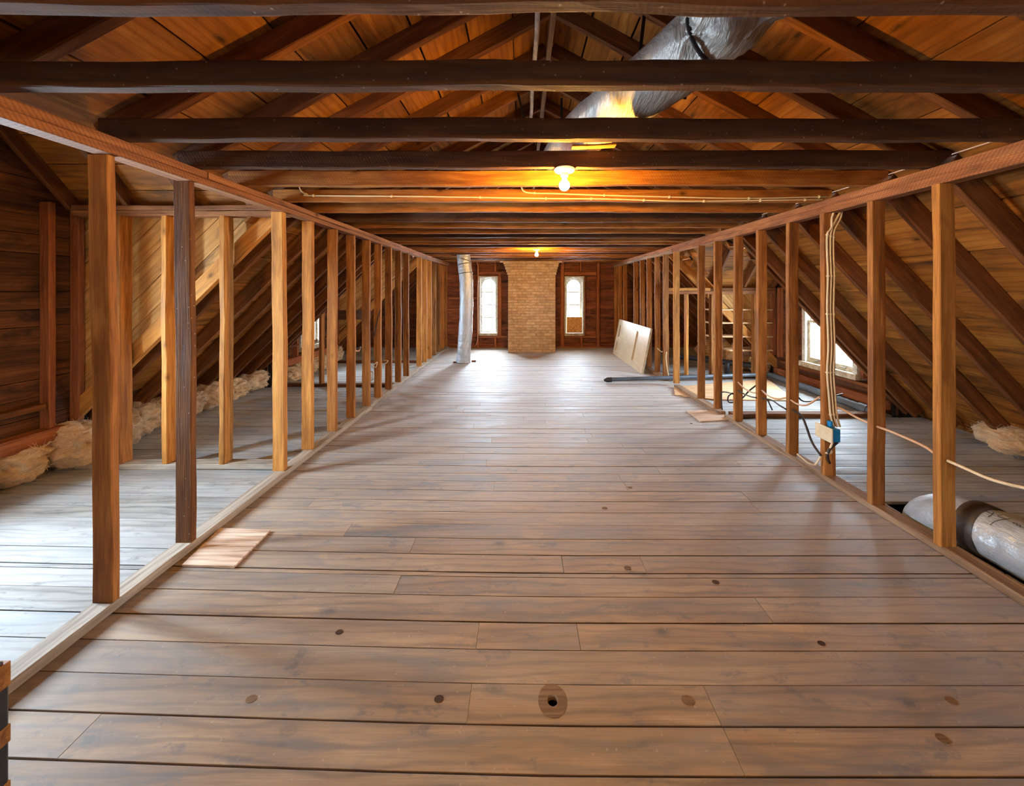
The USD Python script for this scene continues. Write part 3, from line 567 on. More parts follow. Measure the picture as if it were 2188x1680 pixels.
# cross partition on the left, below the dormer's cheek
CY = 4.17
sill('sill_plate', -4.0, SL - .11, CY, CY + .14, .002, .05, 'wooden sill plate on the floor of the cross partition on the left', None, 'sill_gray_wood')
sill('top_plate', -4.02, SL - .10, CY, CY + .14, 2.27, 2.315, 'saw-marked lower top plate of the cross partition on the left', None, 'plate_wood', cat='beam')
sill('top_plate', -4.02, SL - .10, CY, CY + .14, 2.317, 2.362, 'upper top plate of the cross partition on the left', None, 'plate_wood', cat='beam')
for x, nm, mat in ((-3.61, 'brown stud of the left cross partition, mostly hidden by the nearest post', A), (-3.197, 'knotty amber stud of the left cross partition, beside the dark rough post', B_), (-2.68, 'grey-brown stud of the left cross partition, standing nearest the aisle', B_)):
    beam('cross_stud', (x, (CY + .07) * K, .05), (x, (CY + .07) * K, 2.27), .10, .047, X3, mat, None, 12, .003, label=nm, cat='stud', group='studs of the left cross partition')
for y, lab, x1 in ((7.75, 'dark wooden sill plate across the left side floor, nearer one', -4.0), (10.3, 'dark wooden sill plate across the left side floor, farther one', -4.2)):
    sill('sill_plate', x1, SL - .13, y, y + .12, .002, .05, lab, None, 'rafter_wood')
beam('cross_stud', (-3.35, 7.82 * K, .05), (-3.35, 7.82 * K, 1.62), .09, .045, X3, 'stud_wood', None, label='short brown stud standing on the dark sill plate in the left side space', cat='stud')
beam('wall_board_rail', (-4.05, 10.2 * K, 1.07), (-3.3, 10.2 * K, 1.07), .03, .2, Z3, 'wall_board_wood', None, label='dark brown board nailed across the far left dormer', cat='board')
sill('sill_plate', SR + .11, 4.5, 5.86, 6.0, .002, .055, 'dark wooden sill plate across the right side floor, in front of the side window', None, 'rafter_wood')
sill('sill_plate', SR + .11, 4.45, 8.5, 8.62, .002, .05, 'dark wooden sill plate across the right side floor, under the shelves', None, 'rafter_wood')
# rail and shelves on the far side of the right dormer
sill('rail', 2.64, 3.42, 8.5, 8.62, 1.595, 1.65, 'pale upper rail of the low partition behind the right studs, left piece', None, 'stud_amber_wood', cat='beam')
sill('rail', 3.43, 4.6, 8.5, 8.62, 1.595, 1.65, 'dark upper rail of the low partition behind the right studs, above the shelves', None, 'rafter_wood', cat='beam')
sill('rail', 2.64, 4.6, 8.5, 8.62, 1.535, 1.59, 'saw-marked lower rail of the low partition behind the right studs', None, 'plate_wood', cat='beam')
for x, nm in ((3.0, 'slim amber stud under the low rail, left of the shelves'), (3.455, 'brown stud under the low rail at the left end of the shelves'), (4.235, 'brown stud under the low rail crossing the shelves')):
    beam('cross_stud', (x, 8.56 * K, .05), (x, 8.56 * K, 1.535), .085, .045, X3, B_ if x == 3.0 else A, None, label=nm, cat='stud', group='studs of the low right partition')
for i, z in enumerate((1.245, 1.0, .747, .493)):
    x0 = 3.49 if i < 3 else 3.82
    sill('shelf', x0, 4.62, 8.63, 8.95, z - .014, z + .014, f'pale narrow board shelf behind the right studs, {("topmost", "second from the top", "third from the top", "lowest")[i]} of four', 'board shelves in the right dormer', 'shelf_wood', cat='shelf')

# ---------------------------------------------------------------- collar beams (ceiling joists)
JY = [-3.85, -3.28, -2.7, -2.15, -1.6, -1.0, -.45, .11, .68, 1.245, 1.75, 2.36, 2.90, 3.40, 4.016, 4.554, 5.2, 5.70, 6.26, 6.79, 7.30, 7.73, 8.3, 8.85, 9.33, 9.85, 10.4, 10.95, 11.5, 11.98]
JZ = 2.364
cnt = 0
for i, y in enumerate(JY):
    h = [.105, .11, .105, .108][i % 4] if y != 1.75 else .098; th = .045
    cnt_lab = None
    if y > 1.2:
        cnt += 1; lab = f'rough-sawn wooden joist across the ceiling, {ORD[cnt - 1]} from the top of the photo'
    else: lab = f'rough-sawn wooden joist across the ceiling behind the camera, {ORD[i]} from the back'
    mat = 'joist_wood' if y < 3.2 or (i % 3 == 1 and y > 4.6) else 'joist_bulb_glow_wood'  # from the nearer bulb onward most joists get the wood with painted-in glow
    beam('ceiling_joist', (-2.14, y * K + th / 2, JZ + h / 2), (2.66, y * K + th / 2, JZ + h / 2), th, h, Z3, mat, None, 40, .0035, .004, wane=.03 if y == 1.245 else .006, label=lab, cat='joist', group='ceiling joists')
for x0, x1, sd in ((-2.14, -.62, 'left'), (.80, 2.66, 'right')):
    beam('ceiling_joist', (x0, 12.55 * K, JZ + .055), (x1, 12.55 * K, JZ + .055), .045, .11, Z3, 'joist_bulb_glow_wood', None, label=f'short wooden ceiling joist {sd} of the chimney at the far wall', cat='joist')
# ridge board
beam('ridge_board', (.23, YB * K, 3.73), (.23, 13.1 * K, 3.73), .045, .17, Z3, 'sill_wood', None, 30, label='speckled ridge board running along the peak of the roof', cat='beam')
# ---------------------------------------------------------------- rafters
nl = nr = 0
for i, y in enumerate(JY + [12.55, 13.0]):
    for sd, s in (('left', -1), ('right', 1)):
        yy = (y + .105) * K
        a = np.array([-2.2, yy, 2.343 + .068]) if s < 0 else np.array([2.65, yy, 2.343 + .068]); b = np.array([.23 + s * .026, yy, 3.66 - .006 + .06])
        k = i - 8
        lab = f'upper rafter on the {sd} slope, {ORD[k - 1]} from the camera' if k >= 1 and k <= 27 else f'upper rafter on the {sd} slope behind the camera, {ORD[i]} from the back'
        beam('upper_rafter', a, b, .045, .12, np.array([-s * .54 * -1 * -1, 0, 1]) if False else Z3, 'rafter_wood', None, 8, .003, label=lab, cat='rafter', group=f'upper rafters of the {sd} slope')
def lower_ok(side, y): return all(not (sd == side and yc - hw - .02 < y < yc + hw + .16) for sd, yc, hw, pz, ox in DORM)
LY = {'left': sorted([y for y in JY + [12.55, 13.0] if lower_ok('left', y)] + [4.335, 1.62, 7.6, 10.46]), 'right': sorted([y for y in JY + [12.55, 13.0] if lower_ok('right', y)] + [5.84, 8.66])}
for sd, ys in LY.items():
    k = 0
    for y in ys:
        yy = y * K + .023
        if sd == 'left': a, b = np.array([-4.55, yy, -.01 + .1]), np.array([-2.2, yy, -.01 + .1 + .985 * 2.35]); up = np.array([-.985, 0, 1])
        else: a, b = np.array([4.84, yy, .1]), np.array([2.65, yy, .1 + 1.05 * 2.19]); up = np.array([1.05, 0, 1])
        if y > 1.2: k += 1; lab = f'steep lower rafter behind the {sd} studs, {ORD[k - 1]} from the camera'
        else: lab = f'steep lower rafter beside the camera behind the {sd} studs, {ORD[ys.index(y)]} from the back'
        beam('lower_rafter', a, b, .045, .14, up, 'stud_amber_wood' if y in (4.335, 8.66, 10.46) else 'rafter_wood', None, 8, .003, label=lab, cat='rafter', group=f'steep lower rafters on the {sd}')

# ---------------------------------------------------------------- chimney
ch = thing('chimney', 'tan brick chimney stack widening at the top between the two arched windows', 'chimney', loc=(0, 0, 0))
CX0, CX1, CY0 = -.372, .858, 12.08
CX0, CX1 = xf(1085.5, 12.08), xf(1187, 12.08)
course = .0715; nb = 0
for r in range(33):
    z0 = r * course; v = 621 - (z0 + .03 - H) / 12.08 * 1000
    fl_ = max(0.0, min(1.0, (z0 - (H + (621 - 596) * .01208)) / (.0235 * 18))) if z0 > 1.86 else 0.0
    steps = round(fl_ * 5) / 5; xa, xb = CX0 - steps * .125, CX1 + steps * .10
    x = xa; first = True
    while x < xb - .02:
        L = rng.choice([.1, .118, .15]) if first and r % 2 else rng.choice([.23, .236, .236, .24, .118 if rng.random() < .4 else .22])
        first = False; x2 = min(xb, x + L)
        if xb - x2 < .06: x2 = xb
        y0 = CY0 * K + rng.uniform(-.003, .002)
        jz = rng.uniform(-.003, .003); put('brick', rbox(x + .002, x2 - .002, y0, y0 + .1, z0 + .003 + jz, z0 + course - .003 + jz, .004), 'brick', ch)
        x = x2
put('cap_course', rbox(xf(1068, 12.08), xf(1201, 12.08), CY0 * K - .005, CY0 * K + .12, 2.335, 2.362, .004), 'brick', ch)
put('mortar_core', cat_([bx(CX0 + .006, CX1 - .006, CY0 * K + .008, 13.1 * K, 0, 2.365)]), 'mortar', ch)
sb = []
for r in range(33):
    z0 = r * course; y = CY0 * K + .1
    while y < 13.05 * K:
        y2 = min(y + (.2 if (r + int(y * 10)) % 2 else .1), 13.08 * K)
        sb += [rbox(CX0, CX0 + .05, y + .004, y2 - .004, z0 + .004, z0 + course - .004), rbox(CX1 - .05, CX1, y + .004, y2 - .004, z0 + .004, z0 + course - .004)]; y = y2
tag(put('side_bricks', cat_(sb), 'brick', ch), None, None, None, 'stuff')

# ---------------------------------------------------------------- lamps
def lamp(d, label):
    c = np.array([.264, d * K, 2.362]); l = thing('ceiling_lamp', label, 'lamp', 'bare bulbs under the ceiling joists', loc=c)
    put('base', lathe([(0, 0), (.062, 0), (.066, -.006), (.060, -.016), (.034, -.022), (.028, -.030), (0, -.030)]), 'porcelain', l, smooth=40)
    put('socket', lathe([(0, -.030), (.024, -.030), (.025, -.044), (.021, -.050), (0, -.052)]), 'porcelain', l, smooth=40)
    pr = [(0, -.050), (.013, -.052), (.015, -.060)]
    for a in np.linspace(.55, math.pi, 14): pr.append((.034 * math.sin(a), -.104 + .034 * math.cos(a)))
    pr[-1] = (0, -.138)
    put('bulb', lathe(pr), 'bulb_glass', l, smooth=True, label='glowing clear bulb')
lamp(2.93, 'bare glowing bulb in a white porcelain holder, the nearer of the two ceiling lamps')
lamp(8.6, 'bare glowing bulb in a white porcelain holder, the farther one near the chimney')
lamp(-2.74, 'bare glowing bulb in a white porcelain holder behind the camera')

# ---------------------------------------------------------------- ducts
def wrinkled(line, r, seed, amp=.008, sides=48, pinch=(), ring=.0):
    n = len(line); s = np.r_[0, np.cumsum(np.linalg.norm(np.diff(line, axis=0), axis=1))]; a = np.arange(sides) * 2 * math.pi / sides; R = []
    for i in range(n):
        q = np.column_stack([np.full(sides, s[i] * 16), np.cos(a) * 2.2 + 5, np.sin(a) * 2.2 + 5]); w = meshkit.fbm(q, 4, seed) - .5
        q2 = np.column_stack([np.full(sides, s[i] * 3), np.cos(a) * 1.1 + 9, np.sin(a) * 1.1 + 9]); w2 = meshkit.fbm(q2, 2, seed + 9) - .5
        rr = r + w * amp * 2 + w2 * amp * 2.2 + ring * math.sin(s[i] * 90)
        for ps, pw, pa in pinch:
            g = math.exp(-((s[i] - ps) / pw) ** 2); rr = rr - pa * g + g * pa * .5 * np.sin(a * 15 + 3 * np.sin(a * 4))
        R.append(rr)
    return tube(line, r, sides, rad=R)
def ring(c, ax, r, rr, sides=40):
    ax = np.asarray(ax, float); ax /= np.linalg.norm(ax); u = np.cross(ax, Z3 if abs(ax[2]) < .9 else X3); u /= np.linalg.norm(u); w = np.cross(ax, u)
    a = np.linspace(0, 2 * math.pi, sides); return tube(np.array(c) + r * (np.outer(np.cos(a), u) + np.outer(np.sin(a), w)), rr, 6, cap=False)
# standing duct by the left far window
dd = 10.4; pts = [P(989.5, 772, dd), P(992, 740, dd), P(994.5, 705, dd), P(996.5, 650, dd), P(996, 600, dd), P(993, 570, dd), P(990.5, 545, dd), P(989, 520, dd)]; pts[0][2] = .0
l1 = spline(pts, 16); t = thing('insulated_duct', 'silver foil-wrapped duct standing upright beside the left arched window', 'duct')
rad = .150
put('sleeve', wrinkled(l1, rad, 3, .008, ring=.002), 'foil_bag', t, smooth=True)
for v, tl in ((556, .5), (566, -.35), (585, -.25)):
    c = P(992 if v < 570 else 995, v, dd); put('strap', ring(c, (tl * .6, .1, 1), rad + .006, .006), 'black_strap', t)
for k in range(4):
    a = k * 1.6 + .4; c = fl(988, 775); put('floor_splinter', rbox(c[0] - .2 + k * .13, c[0] - .1 + k * .13, c[1] - .04 + (k % 2) * .12, c[1] + .0 + (k % 2) * .12, .001, .03), 'rust_wood', t)
# flexible duct above the joists
q = [(.30, 3.65, 1.03), (.40, 3.05, 1.03), (.53, 2.65, 1.035), (.68, 2.2, 1.04), (.80, 1.85, 1.06), (.92, 1.55, 1.12), (1.0, 1.2, 1.2)]
l2 = spline([(a, b * K, H + c) for a, b, c in q], 18); t = thing('flexible_duct', 'silver flexible duct lying on top of the ceiling joists, crumpled at its near end', 'duct')
n2 = len(l2); S2 = np.r_[0, np.cumsum(np.linalg.norm(np.diff(l2, axis=0), axis=1))]
k1 = int(n2 * .63)
put('sleeve', wrinkled(l2[:k1 + 1], .150, 11, .006, pinch=[(S2[k1], .05, .03)]), 'foil', t, smooth=True)
put('crumpled_end', wrinkled(l2[k1 - 2:], .15, 17, .032, sides=64, pinch=[(0, .05, .02), (.22, .05, .035)]), 'foil', t, smooth=25)
put('strap', ring(l2[k1], l2[k1 + 1] - l2[k1], .136, .008), 'black_strap', t)
# lying duct on the right floor
q = [(2.81, 3.20, -.13), (2.81, 3.18, .0), (2.815, 3.08, .09), (2.82, 2.90, .132), (2.83, 2.60, .135), (2.845, 2.2, .135), (2.86, 1.5, .137), (2.88, .9, .155), (2.9, .2, .155)]
l3 = spline([(a, b * K, c) for a, b, c in q], 16); t = thing('insulated_duct', 'large foil-wrapped duct lying on the right side floor beside the nearest right stud', 'duct')
put('sleeve', wrinkled(l3, .150, 23, .007, sides=56), 'foil_bag', t, smooth=True)
i0 = int(np.argmin(np.abs(l3[:, 1] - 2.86 * K))); seg = l3[i0 - 4:i0 + 5]; seg = np.array([l3[i0] + (p - l3[i0]) * 1.0 for p in seg])
Ls = np.linalg.norm(seg[-1] - seg[0]); seg = np.linspace(l3[i0] - (seg[0] - seg[-1]) / Ls * .045, l3[i0] + (seg[0] - seg[-1]) / Ls * .045, 8)
put('tape_band', tube(seg, .158, 48, rad=[.1555, .1585, .159, .159, .159, .159, .1585, .1555], cap=False), 'dark_tape', t, smooth=True, label='dark brown tape band')
def on_duct(s, ang):   # s along -y from the band, ang from the top towards the aisle
    y = 2.84 * K - s; c = np.array([2.832, y, .135]); n = np.array([-math.sin(ang), 0, math.cos(ang)]); return c + n * .159
strokes = [[(.10, .28), (.085, .30), (.09, .40), (.115, .38), (.112, .27), (.10, .28)], [(.113, .28), (.12, .42), (.122, .60)], [(.14, .20), (.138, .36), (.18, .34)], [(.172, .16), (.165, .40), (.155, .62), (.152, .85)], [(.20, .30), (.20, .36), (.21, .30), (.215, .37), (.225, .30), (.228, .38), (.24, .32)]]
put('handwriting', cat_([tube(spline([on_duct(a - .06, b) for a, b in st], 5), .0012, 5) for st in strokes]), 'ink', t, label='black handwritten 94 m')

# ---------------------------------------------------------------- pipes and cables
def pipe(name, pts, r, mat, label, cat, extra=None, smooth_n=2, sides=16):
    t = thing(name, label, cat); put('pipe', tube(pts, r, sides), mat, t, smooth=40)
    return t
pa = fl(1303, 818); pa[2] = .055; pc = np.array([4.42, 8.42 * K, .075]); pe = np.array([4.42, 6.05 * K, .075]); pf = np.array([4.41, 5.88 * K, .072])
t = thing('drain_pipe', 'grey plastic drain pipe lying on the floor, poking through the right studs into the aisle', 'pipe')
L1 = np.linspace(pa, pc, 10); L1[:, 2] = np.linspace(.055, .09, 10)
put('pipe', tube(np.vstack([L1]), .034, 16), 'gray_pipe', t, smooth=40)
put('open_end', tube([pa + (-.10, 0, -.012), pa + (-.05, 0, -.004), pa + (.03, 0, 0)], .04, 16, rad=[np.full(16, .018), np.full(16, .043), np.full(16, .043)]), 'iron_pipe', t, smooth=40, label='black angled end fitting')
put('elbow', tube(spline([L1[-1] - (.12, 0, 0), L1[-1], L1[-1] + (0.03, -.09, 0)], 6), .044, 16), 'gray_pipe', t, smooth=40)
put('coupling', tube([L1[6] - (.06, 0, 0), L1[6] + (.06, 0, 0)], .041, 16), 'gray_pipe', t, smooth=40)
t = thing('drain_pipe', 'grey plastic drain pipe running along the right wall under the side window', 'pipe')
put('pipe', tube(np.linspace(pc + (.03, -.1, .015), pe, 8), .05, 16), 'gray_pipe', t, smooth=40)
put('coupling', tube([pe + (0, .06, 0), pe + (0, -.06, 0)], .062, 16), 'gray_pipe', t, smooth=40)
put('pipe_end', tube([pe + (0, -.05, 0), pf], .05, 16), 'gray_pipe', t, smooth=40)
t = thing('iron_pipe', 'black iron waste pipe with a branch fitting, behind the right studs below the shelves', 'pipe')
ia, ib = np.array([3.2, 9.9 * K, .22]), np.array([4.3, 8.75 * K, .2])
put('pipe', tube([ia, ib], .05, 16), 'iron_pipe', t, smooth=40)
put('branch', tube(spline([ia + (ib - ia) * .72, ia + (ib - ia) * .72 + (-.05, -.05, -.06), ia + (ib - ia) * .72 + (-.06, -.06, -.2)], 6), .045, 14), 'iron_pipe', t, smooth=40)

def cable(pts, r, mat, label, n=8, clips=(), clip_ax=None):
    t = thing('electric_cable', label, 'cable'); ln = spline(pts, n); put('wire', tube(ln, r, 8), mat, t, smooth=True)
    for f in clips:
        c = ln[int(f * (len(ln) - 1))]; i = min(int(f * (len(ln) - 1)), len(ln) - 2); d = ln[i + 1] - ln[i]; d /= np.linalg.norm(d)
        put('staple', tube([c - d * .006, c + d * .006], .012, 8), 'staple', t)
    return t
jf = 4.016 - .012            # front face of the seventh joist
cable([P(640, 400, jf), P(644, 408, jf), P(655, 416, jf), P(670, 418, jf), P(900, 420, jf), P(1143, 424, jf), P(1300, 425.5, jf), P(1450, 430, jf), P(1590, 429, jf), P(1720, 427, jf), P(1788, 427, jf + .05)], .0065, 'cable_white',
      'long white cable stapled along the joist behind the nearer bulb, lower line', 8, (.19, .21, .30, .38, .45, .52, .58, .66, .74, .83, .9))
cable([P(1113, 396, jf), P(1120, 409, jf), P(1142, 413, jf), P(1190, 414, jf), P(1275, 417, jf), P(1430, 421, jf), P(1600, 424, jf), P(1740, 421, jf), P(1786, 420, jf + .05)], .0065, 'cable_white',
      'white cable stapled along the joist behind the nearer bulb, upper shorter line', 8, (.26, .52, .63, .76, .9))
t3 = 3.914 - .02
for k, (du, lab) in enumerate(((1768.5, 'beige cable stapled down the stud above the blue box, leftmost of three'), (1775, 'beige cable stapled down the stud above the blue box, middle of three'), (1781.5, 'beige cable stapled down the stud above the blue box, rightmost of three'))):
    tops = [(1797, 449), (1781, 455), (1799, 452)][k]
    cable([P(*tops, t3), P(tops[0] - 4 - 3 * (k == 0) * 2, 468, t3), P(du + (2 if k else 6), 490, t3), P(du - 1, 502 + 3 * k, t3), P(du - 1, 545, t3), P(du + .5, 590, t3), P(du - 1, 660, t3), P(du + 1.5, 740, t3), P(du - 1, 796, t3), P(du + 3, 850, t3), P(du + 6, 886, t3), P(du + 13, 912, t3)],
          .008, 'cable_white', lab, 7, (.28, .46, .56, .73, .91))
t = thing('junction_box', 'blue plastic junction box with a blank cream cover on the right stud', 'electrical box', loc=(0, 0, 0))
b0 = P(1757, 905, t3); ca, cb, cc_, cd = P(1758.5, 904, 3.99), P(1787, 916, 3.80), P(1785, 948, 3.80), P(1758, 937, 3.99)
xb = ca[0] + .03
put('cover', rbox(2.505, 2.517, 3.80 * K - .01, 3.80 * K + .15, P(0, 946, 3.82)[2], P(0, 915, 3.82)[2], .003), 'box_cover', t)
put('box', rbox(2.517, 2.585, 3.80 * K, 3.80 * K + .14, P(0, 944, 3.82)[2], P(0, 917, 3.82)[2], .003), 'box_blue', t)
put('mounting_ear', tube([(2.56, 3.80 * K + .07, P(0, 917, 3.82)[2]), (2.56, 3.80 * K + .07, P(0, 905, 3.82)[2])], .018, 10), 'box_blue', t)
cable([P(1790, 945, 3.84), P(1775, 958, 3.84), P(1769, 968, 3.84), P(1769, 980, 3.86), P(1773, 990, 3.9)], .009, 'cable_black', 'short black cable leaving the blue box downwards')
cable([P(1779, 946, 3.84), P(1774, 958, 3.84), P(1777, 966, 3.84), P(1772, 970, 3.84), P(1765, 968, 3.84)], .007, 'cable_white', 'short looped white cable under the blue box')
cable([P(1787, 871, 3.9), P(1800, 875, 3.8), P(1830, 892, 3.6), P(1862, 907, 3.41)], .009, 'cable_tan', 'pinkish cable running from the boxed stud to the next stud')
cable([P(1875, 912, 3.37), P(1900, 921, 3.25), P(1945, 940, 3.05), P(1975, 954, 2.94), P(1996, 968, 2.88)], .009, 'cable_tan', 'pinkish cable sagging between the two nearest right studs')
cable([P(2025, 985, 2.81), P(2060, 1000, 2.7), P(2110, 1022, 2.58), P(2150, 1034, 2.5), P(2200, 1046, 2.42), P(2300, 1075, 2.2)], .009, 'cable_white', 'cream cable coming out of the nearest right stud towards the frame edge')
cable([P(1692, 875, 4.43), P(1712, 888, 4.35), P(1722, 910, 4.2), P(1735, 945, 4.05), P(1754, 974, 3.93)], .009, 'cable_black', 'dark cable hanging from the fourth right stud down to the boxed stud')
cable([P(1703, 970, 4.05), P(1716, 981, 4.0), P(1728, 990, 3.96), P(1742, 993, 3.94), P(1753, 976, 3.93)], .007, 'cable_white', 'white cable lying on the right sill plate by the boxed stud')
cable([P(1628, 834, 5.0), P(1640, 845, 4.8), P(1660, 853, 4.6), P(1680, 850, 4.5)], .008, 'cable_tan', 'tan cable drooping between the fifth and fourth right studs')
cable([P(1690, 855, 4.43), P(1705, 864, 4.3), P(1725, 865, 4.1), P(1752, 848, 3.97)], .008, 'cable_tan', 'tan cable drooping between the fourth right stud and the boxed stud')
cable([P(1628, 851, 5.0), P(1650, 856, 4.8), P(1665, 866, 4.6), P(1680, 875, 4.48)], .008, 'cable_black', 'dark cable between the fifth and fourth right studs')
cable([P(1577, 817, 5.55), P(1590, 830, 5.4), P(1605, 838, 5.2), P(1616, 840, 5.05)], .008, 'cable_tan', 'tan cable drooping between the sixth and fifth right studs')
cable([P(1577, 834, 5.55), P(1590, 842, 5.4), P(1605, 848, 5.2), P(1616, 850, 5.05)], .008, 'cable_black', 'dark cable between the sixth and fifth right studs')
cable([P(1565, 840, 5.6), P(1556, 848, 5.7), P(1558, 860, 5.7), P(1580, 856, 5.6), P(1600, 836, 5.5), P(1615, 824, 5.4)], .008, 'cable_black', 'looped dark cable around the sixth right stud')
cable([P(1566, 842, 5.6), P(1550, 838, 5.9), P(1541, 842, 6.05), P(1543, 876, 6.08)], .008, 'cable_black', 'dark cable hanging down the seventh right stud')
cable([P(1641, 856, 4.95), P(1645, 865, 5.3), P(1650, 876, 5.4)], .008, 'cable_black', 'dark cable dropping to the floor behind the fifth right stud')
cable([P(1702, 846, 4.6), P(1720, 858, 4.9), P(1760, 852, 5.2), P(1800, 842, 5.4)], .008, 'cable_black', 'thin dark cable crossing the right side space toward the eave')
cable([P(1404, 744, 8.85), P(1412, 751, 8.6), P(1418, 752, 8.42)], .009, 'cable_white', 'short white cable between two studs right of the leaning door')
cable([P(1424, 752, 8.33), P(1423, 765, 8.33), P(1426, 790, 8.33), P(1429, 806, 8.33)], .009, 'cable_white', 'white cable hanging down the stud right of the leaning door')
cable([P(788, 777, 7.0), P(797, 782, 6.76), P(803, 785, 6.7), P(806, 774, 6.72), P(800, 779, 6.72)], .006, 'cable_white', 'curled white cable at the eighth left stud')
cable([P(815, 776, 7.3), P(822, 778, 7.3), P(829, 771, 7.28), P(818, 770, 7.3)], .006, 'cable_white', 'curled white cable at the ninth left stud')
cable([P(753, 740, 6.25), P(757, 748, 6.3), P(766, 750, 6.5), P(770, 742, 6.7)], .012, 'cable_tan', 'looped tan cable in the left side space beside the seventh stud')
cable([P(812, 663, 6.72), P(805, 690, 6.72), P(800, 720, 6.72)], .008, 'cable_black', 'black cable stapled on the eighth left stud')
cable([P(2188 + 60, 208, 2.4), P(2140, 238, 2.6), P(2080, 258, 2.8), P(1920, 320, 3.3)], .005, 'cable_white', 'thin white cable running under the right roof slope')
cable([P(1149, 10, 3.3), P(1147, 75, 3.6), P(1143, 122, 3.9), P(1137, 195, 4.6), P(1136, 230, 5.0), P(1134, 254, 5.3), P(1132, 275, 5.7)], .019, 'white_paint', 'white conduit running along just left of the ridge board')
cable([P(1018.5, 562, 12.9), P(1022, 575, 12.9), P(1020.5, 640, 12.9), P(1021, 720, 12.9), P(1015, 741, 12.9)], .010, 'cable_tan', 'thin cable down the far wall stud beside the standing duct')
t = thing('outlet_box', 'small pale outlet box on the lower part of the eighth left stud', 'electrical box')
ob = P(790, 805, 6.75); put('body', rbox(ob[0] - .02, ob[0] + .025, ob[1] - .02, ob[1] + .05, ob[2] - .07, ob[2] + .07), 'box_cover', t); put('face', rbox(ob[0] + .025, ob[0] + .031, ob[1] - .015, ob[1] + .045, ob[2] - .06, ob[2] + .06), 'white_paint', t)
# metal hangers in the roof
for (a, b, d, lab) in (((1378, 20), (1366, 125), 3.0, 'black metal strap hanging from the roof left of the flexible duct'), ((1200, 215), (1200, 262), 4.6, 'thin black metal strap hanging near the ridge, right of the conduit'), ((1108, 205), (1122, 262), 4.6, 'black metal bracket hanging near the ridge, left of the conduit'), ((1465, 200), (1462, 212), 2.9, 'short black metal bracket right of the flexible duct')):
    pa_, pb_ = P(*a, d), P(*b, d); beam('hanger_strap', pb_, pa_ + (pa_ - pb_) * .1, .006, .022, X3, 'black_strap', None, 2, .0005, .001, label=lab, cat='strap')
beam('loose_board', P(1222, 314, 2.74), P(1315, 311, 2.74), .05, .012, Z3, 'yellow_board', None, label='yellow board laid on the joists above the nearer bulb', cat='board')

# ---------------------------------------------------------------- door leaning against the right studs
dr = thing('loose_door', 'cream panelled door leaning on its side against the right studs at the far end', 'door')
BL, BR = np.array([2.300, 11.92 * K, 0.0]), np.array([2.275, 8.94 * K, 0.0]); TR = np.array([2.448, 8.90 * K, .872])
ex = BL - BR; LX = np.linalg.norm(ex); ex /= LX; ey = TR - BR; ey -= ex * np.dot(ey, ex); LY_ = np.linalg.norm(ey); ey /= LY_; ez = np.cross(ex, ey)   # ex away from camera, ey up, ez
if ez[0] > 0: ez = -ez
FD = (BR + np.array([0, 0, .002]), ex, ey, np.cross(ex, ey)); sg = 1 if np.cross(ex, ey)[0] < 0 else -1
TH = .04
o = sbox(0, 0, LX, LY_); st = .13
wins = [sbox(.15, .13, .72, LY_ - .13), sbox(.92, .11, LX - .16, .33), sbox(.92, .45, LX - .16, LY_ - .13)]
fr_ = o.difference(shapely.union_all(wins)); m = extr(fr_, TH); m.apply_translation((0, 0, -TH if sg > 0 else 0)); put('rails_and_stiles', m, 'cream_paint', dr, FD)
for w_ in wins:
    m = extr(w_, .014); m.apply_translation((0, 0, (-.038 if sg > 0 else .024))); put('panel', m, 'cream_paint', dr, FD)
    m = extr(w_.difference(w_.buffer(-.022, join_style=2)), .012); m.apply_translation((0, 0, (-.026 if sg > 0 else .014))); put('moulding', m, 'cream_paint', dr, FD)
put('worn_edge', bx(-.002, 0, .0, LY_, -TH if sg > 0 else 0, 0 if sg > 0 else TH), 'door_edge', dr, FD, label='worn tan door edge')

# ---------------------------------------------------------------- loose sheets on the floor
def floor_sheet(pts, t, mat, name, label, cat):
    p = [fl(*q) for q in pts]; n = len(p); pl = Polygon([(a[0], a[1]) for a in p]); m = extr(pl, t); m.apply_translation((0, 0, .003)); c = np.array([a[:2] for a in p]).mean(0)
    m.apply_translation((-c[0], -c[1], 0)); e = np.array(p[1]) - p[0]; ang = math.atan2(e[1], e[0]); 
    return tag(put(name, m, mat, None, ((c[0], c[1], 0), X3, Y3, Z3)), label, cat)
floor_sheet([(389, 1212), (500, 1216), (578, 1137), (470, 1133)], .012, 'plywood', 'plywood_sheet', 'pale square of thin plywood lying on the floor beside the left sill plate', 'board')
floor_sheet([(1467, 880), (1497, 903), (1560, 899), (1535, 878)], .012, 'plywood', 'plywood_sheet', 'splintered pale plywood scrap lying on the floor beside the right sill plate', 'board')
floor_sheet([(1440, 829), (1442, 846), (1530, 856), (1700, 858), (1640, 812)], .015, 'shelf_wood', 'plywood_sheet', 'large pale plywood sheet lying on the right side floor under the drain pipe', 'board')
tag(put('strand_board_panel', rbox(-.215, .215, 0, .012, 0, .44), 'strand_board', None, ((xf(1227), K * 12.98, WR[2] + .075), X3, Y3 * math.cos(.06) + Z3 * math.sin(.06), Z3)), 'golden strand board panel standing in the bottom of the right arched window', 'board')

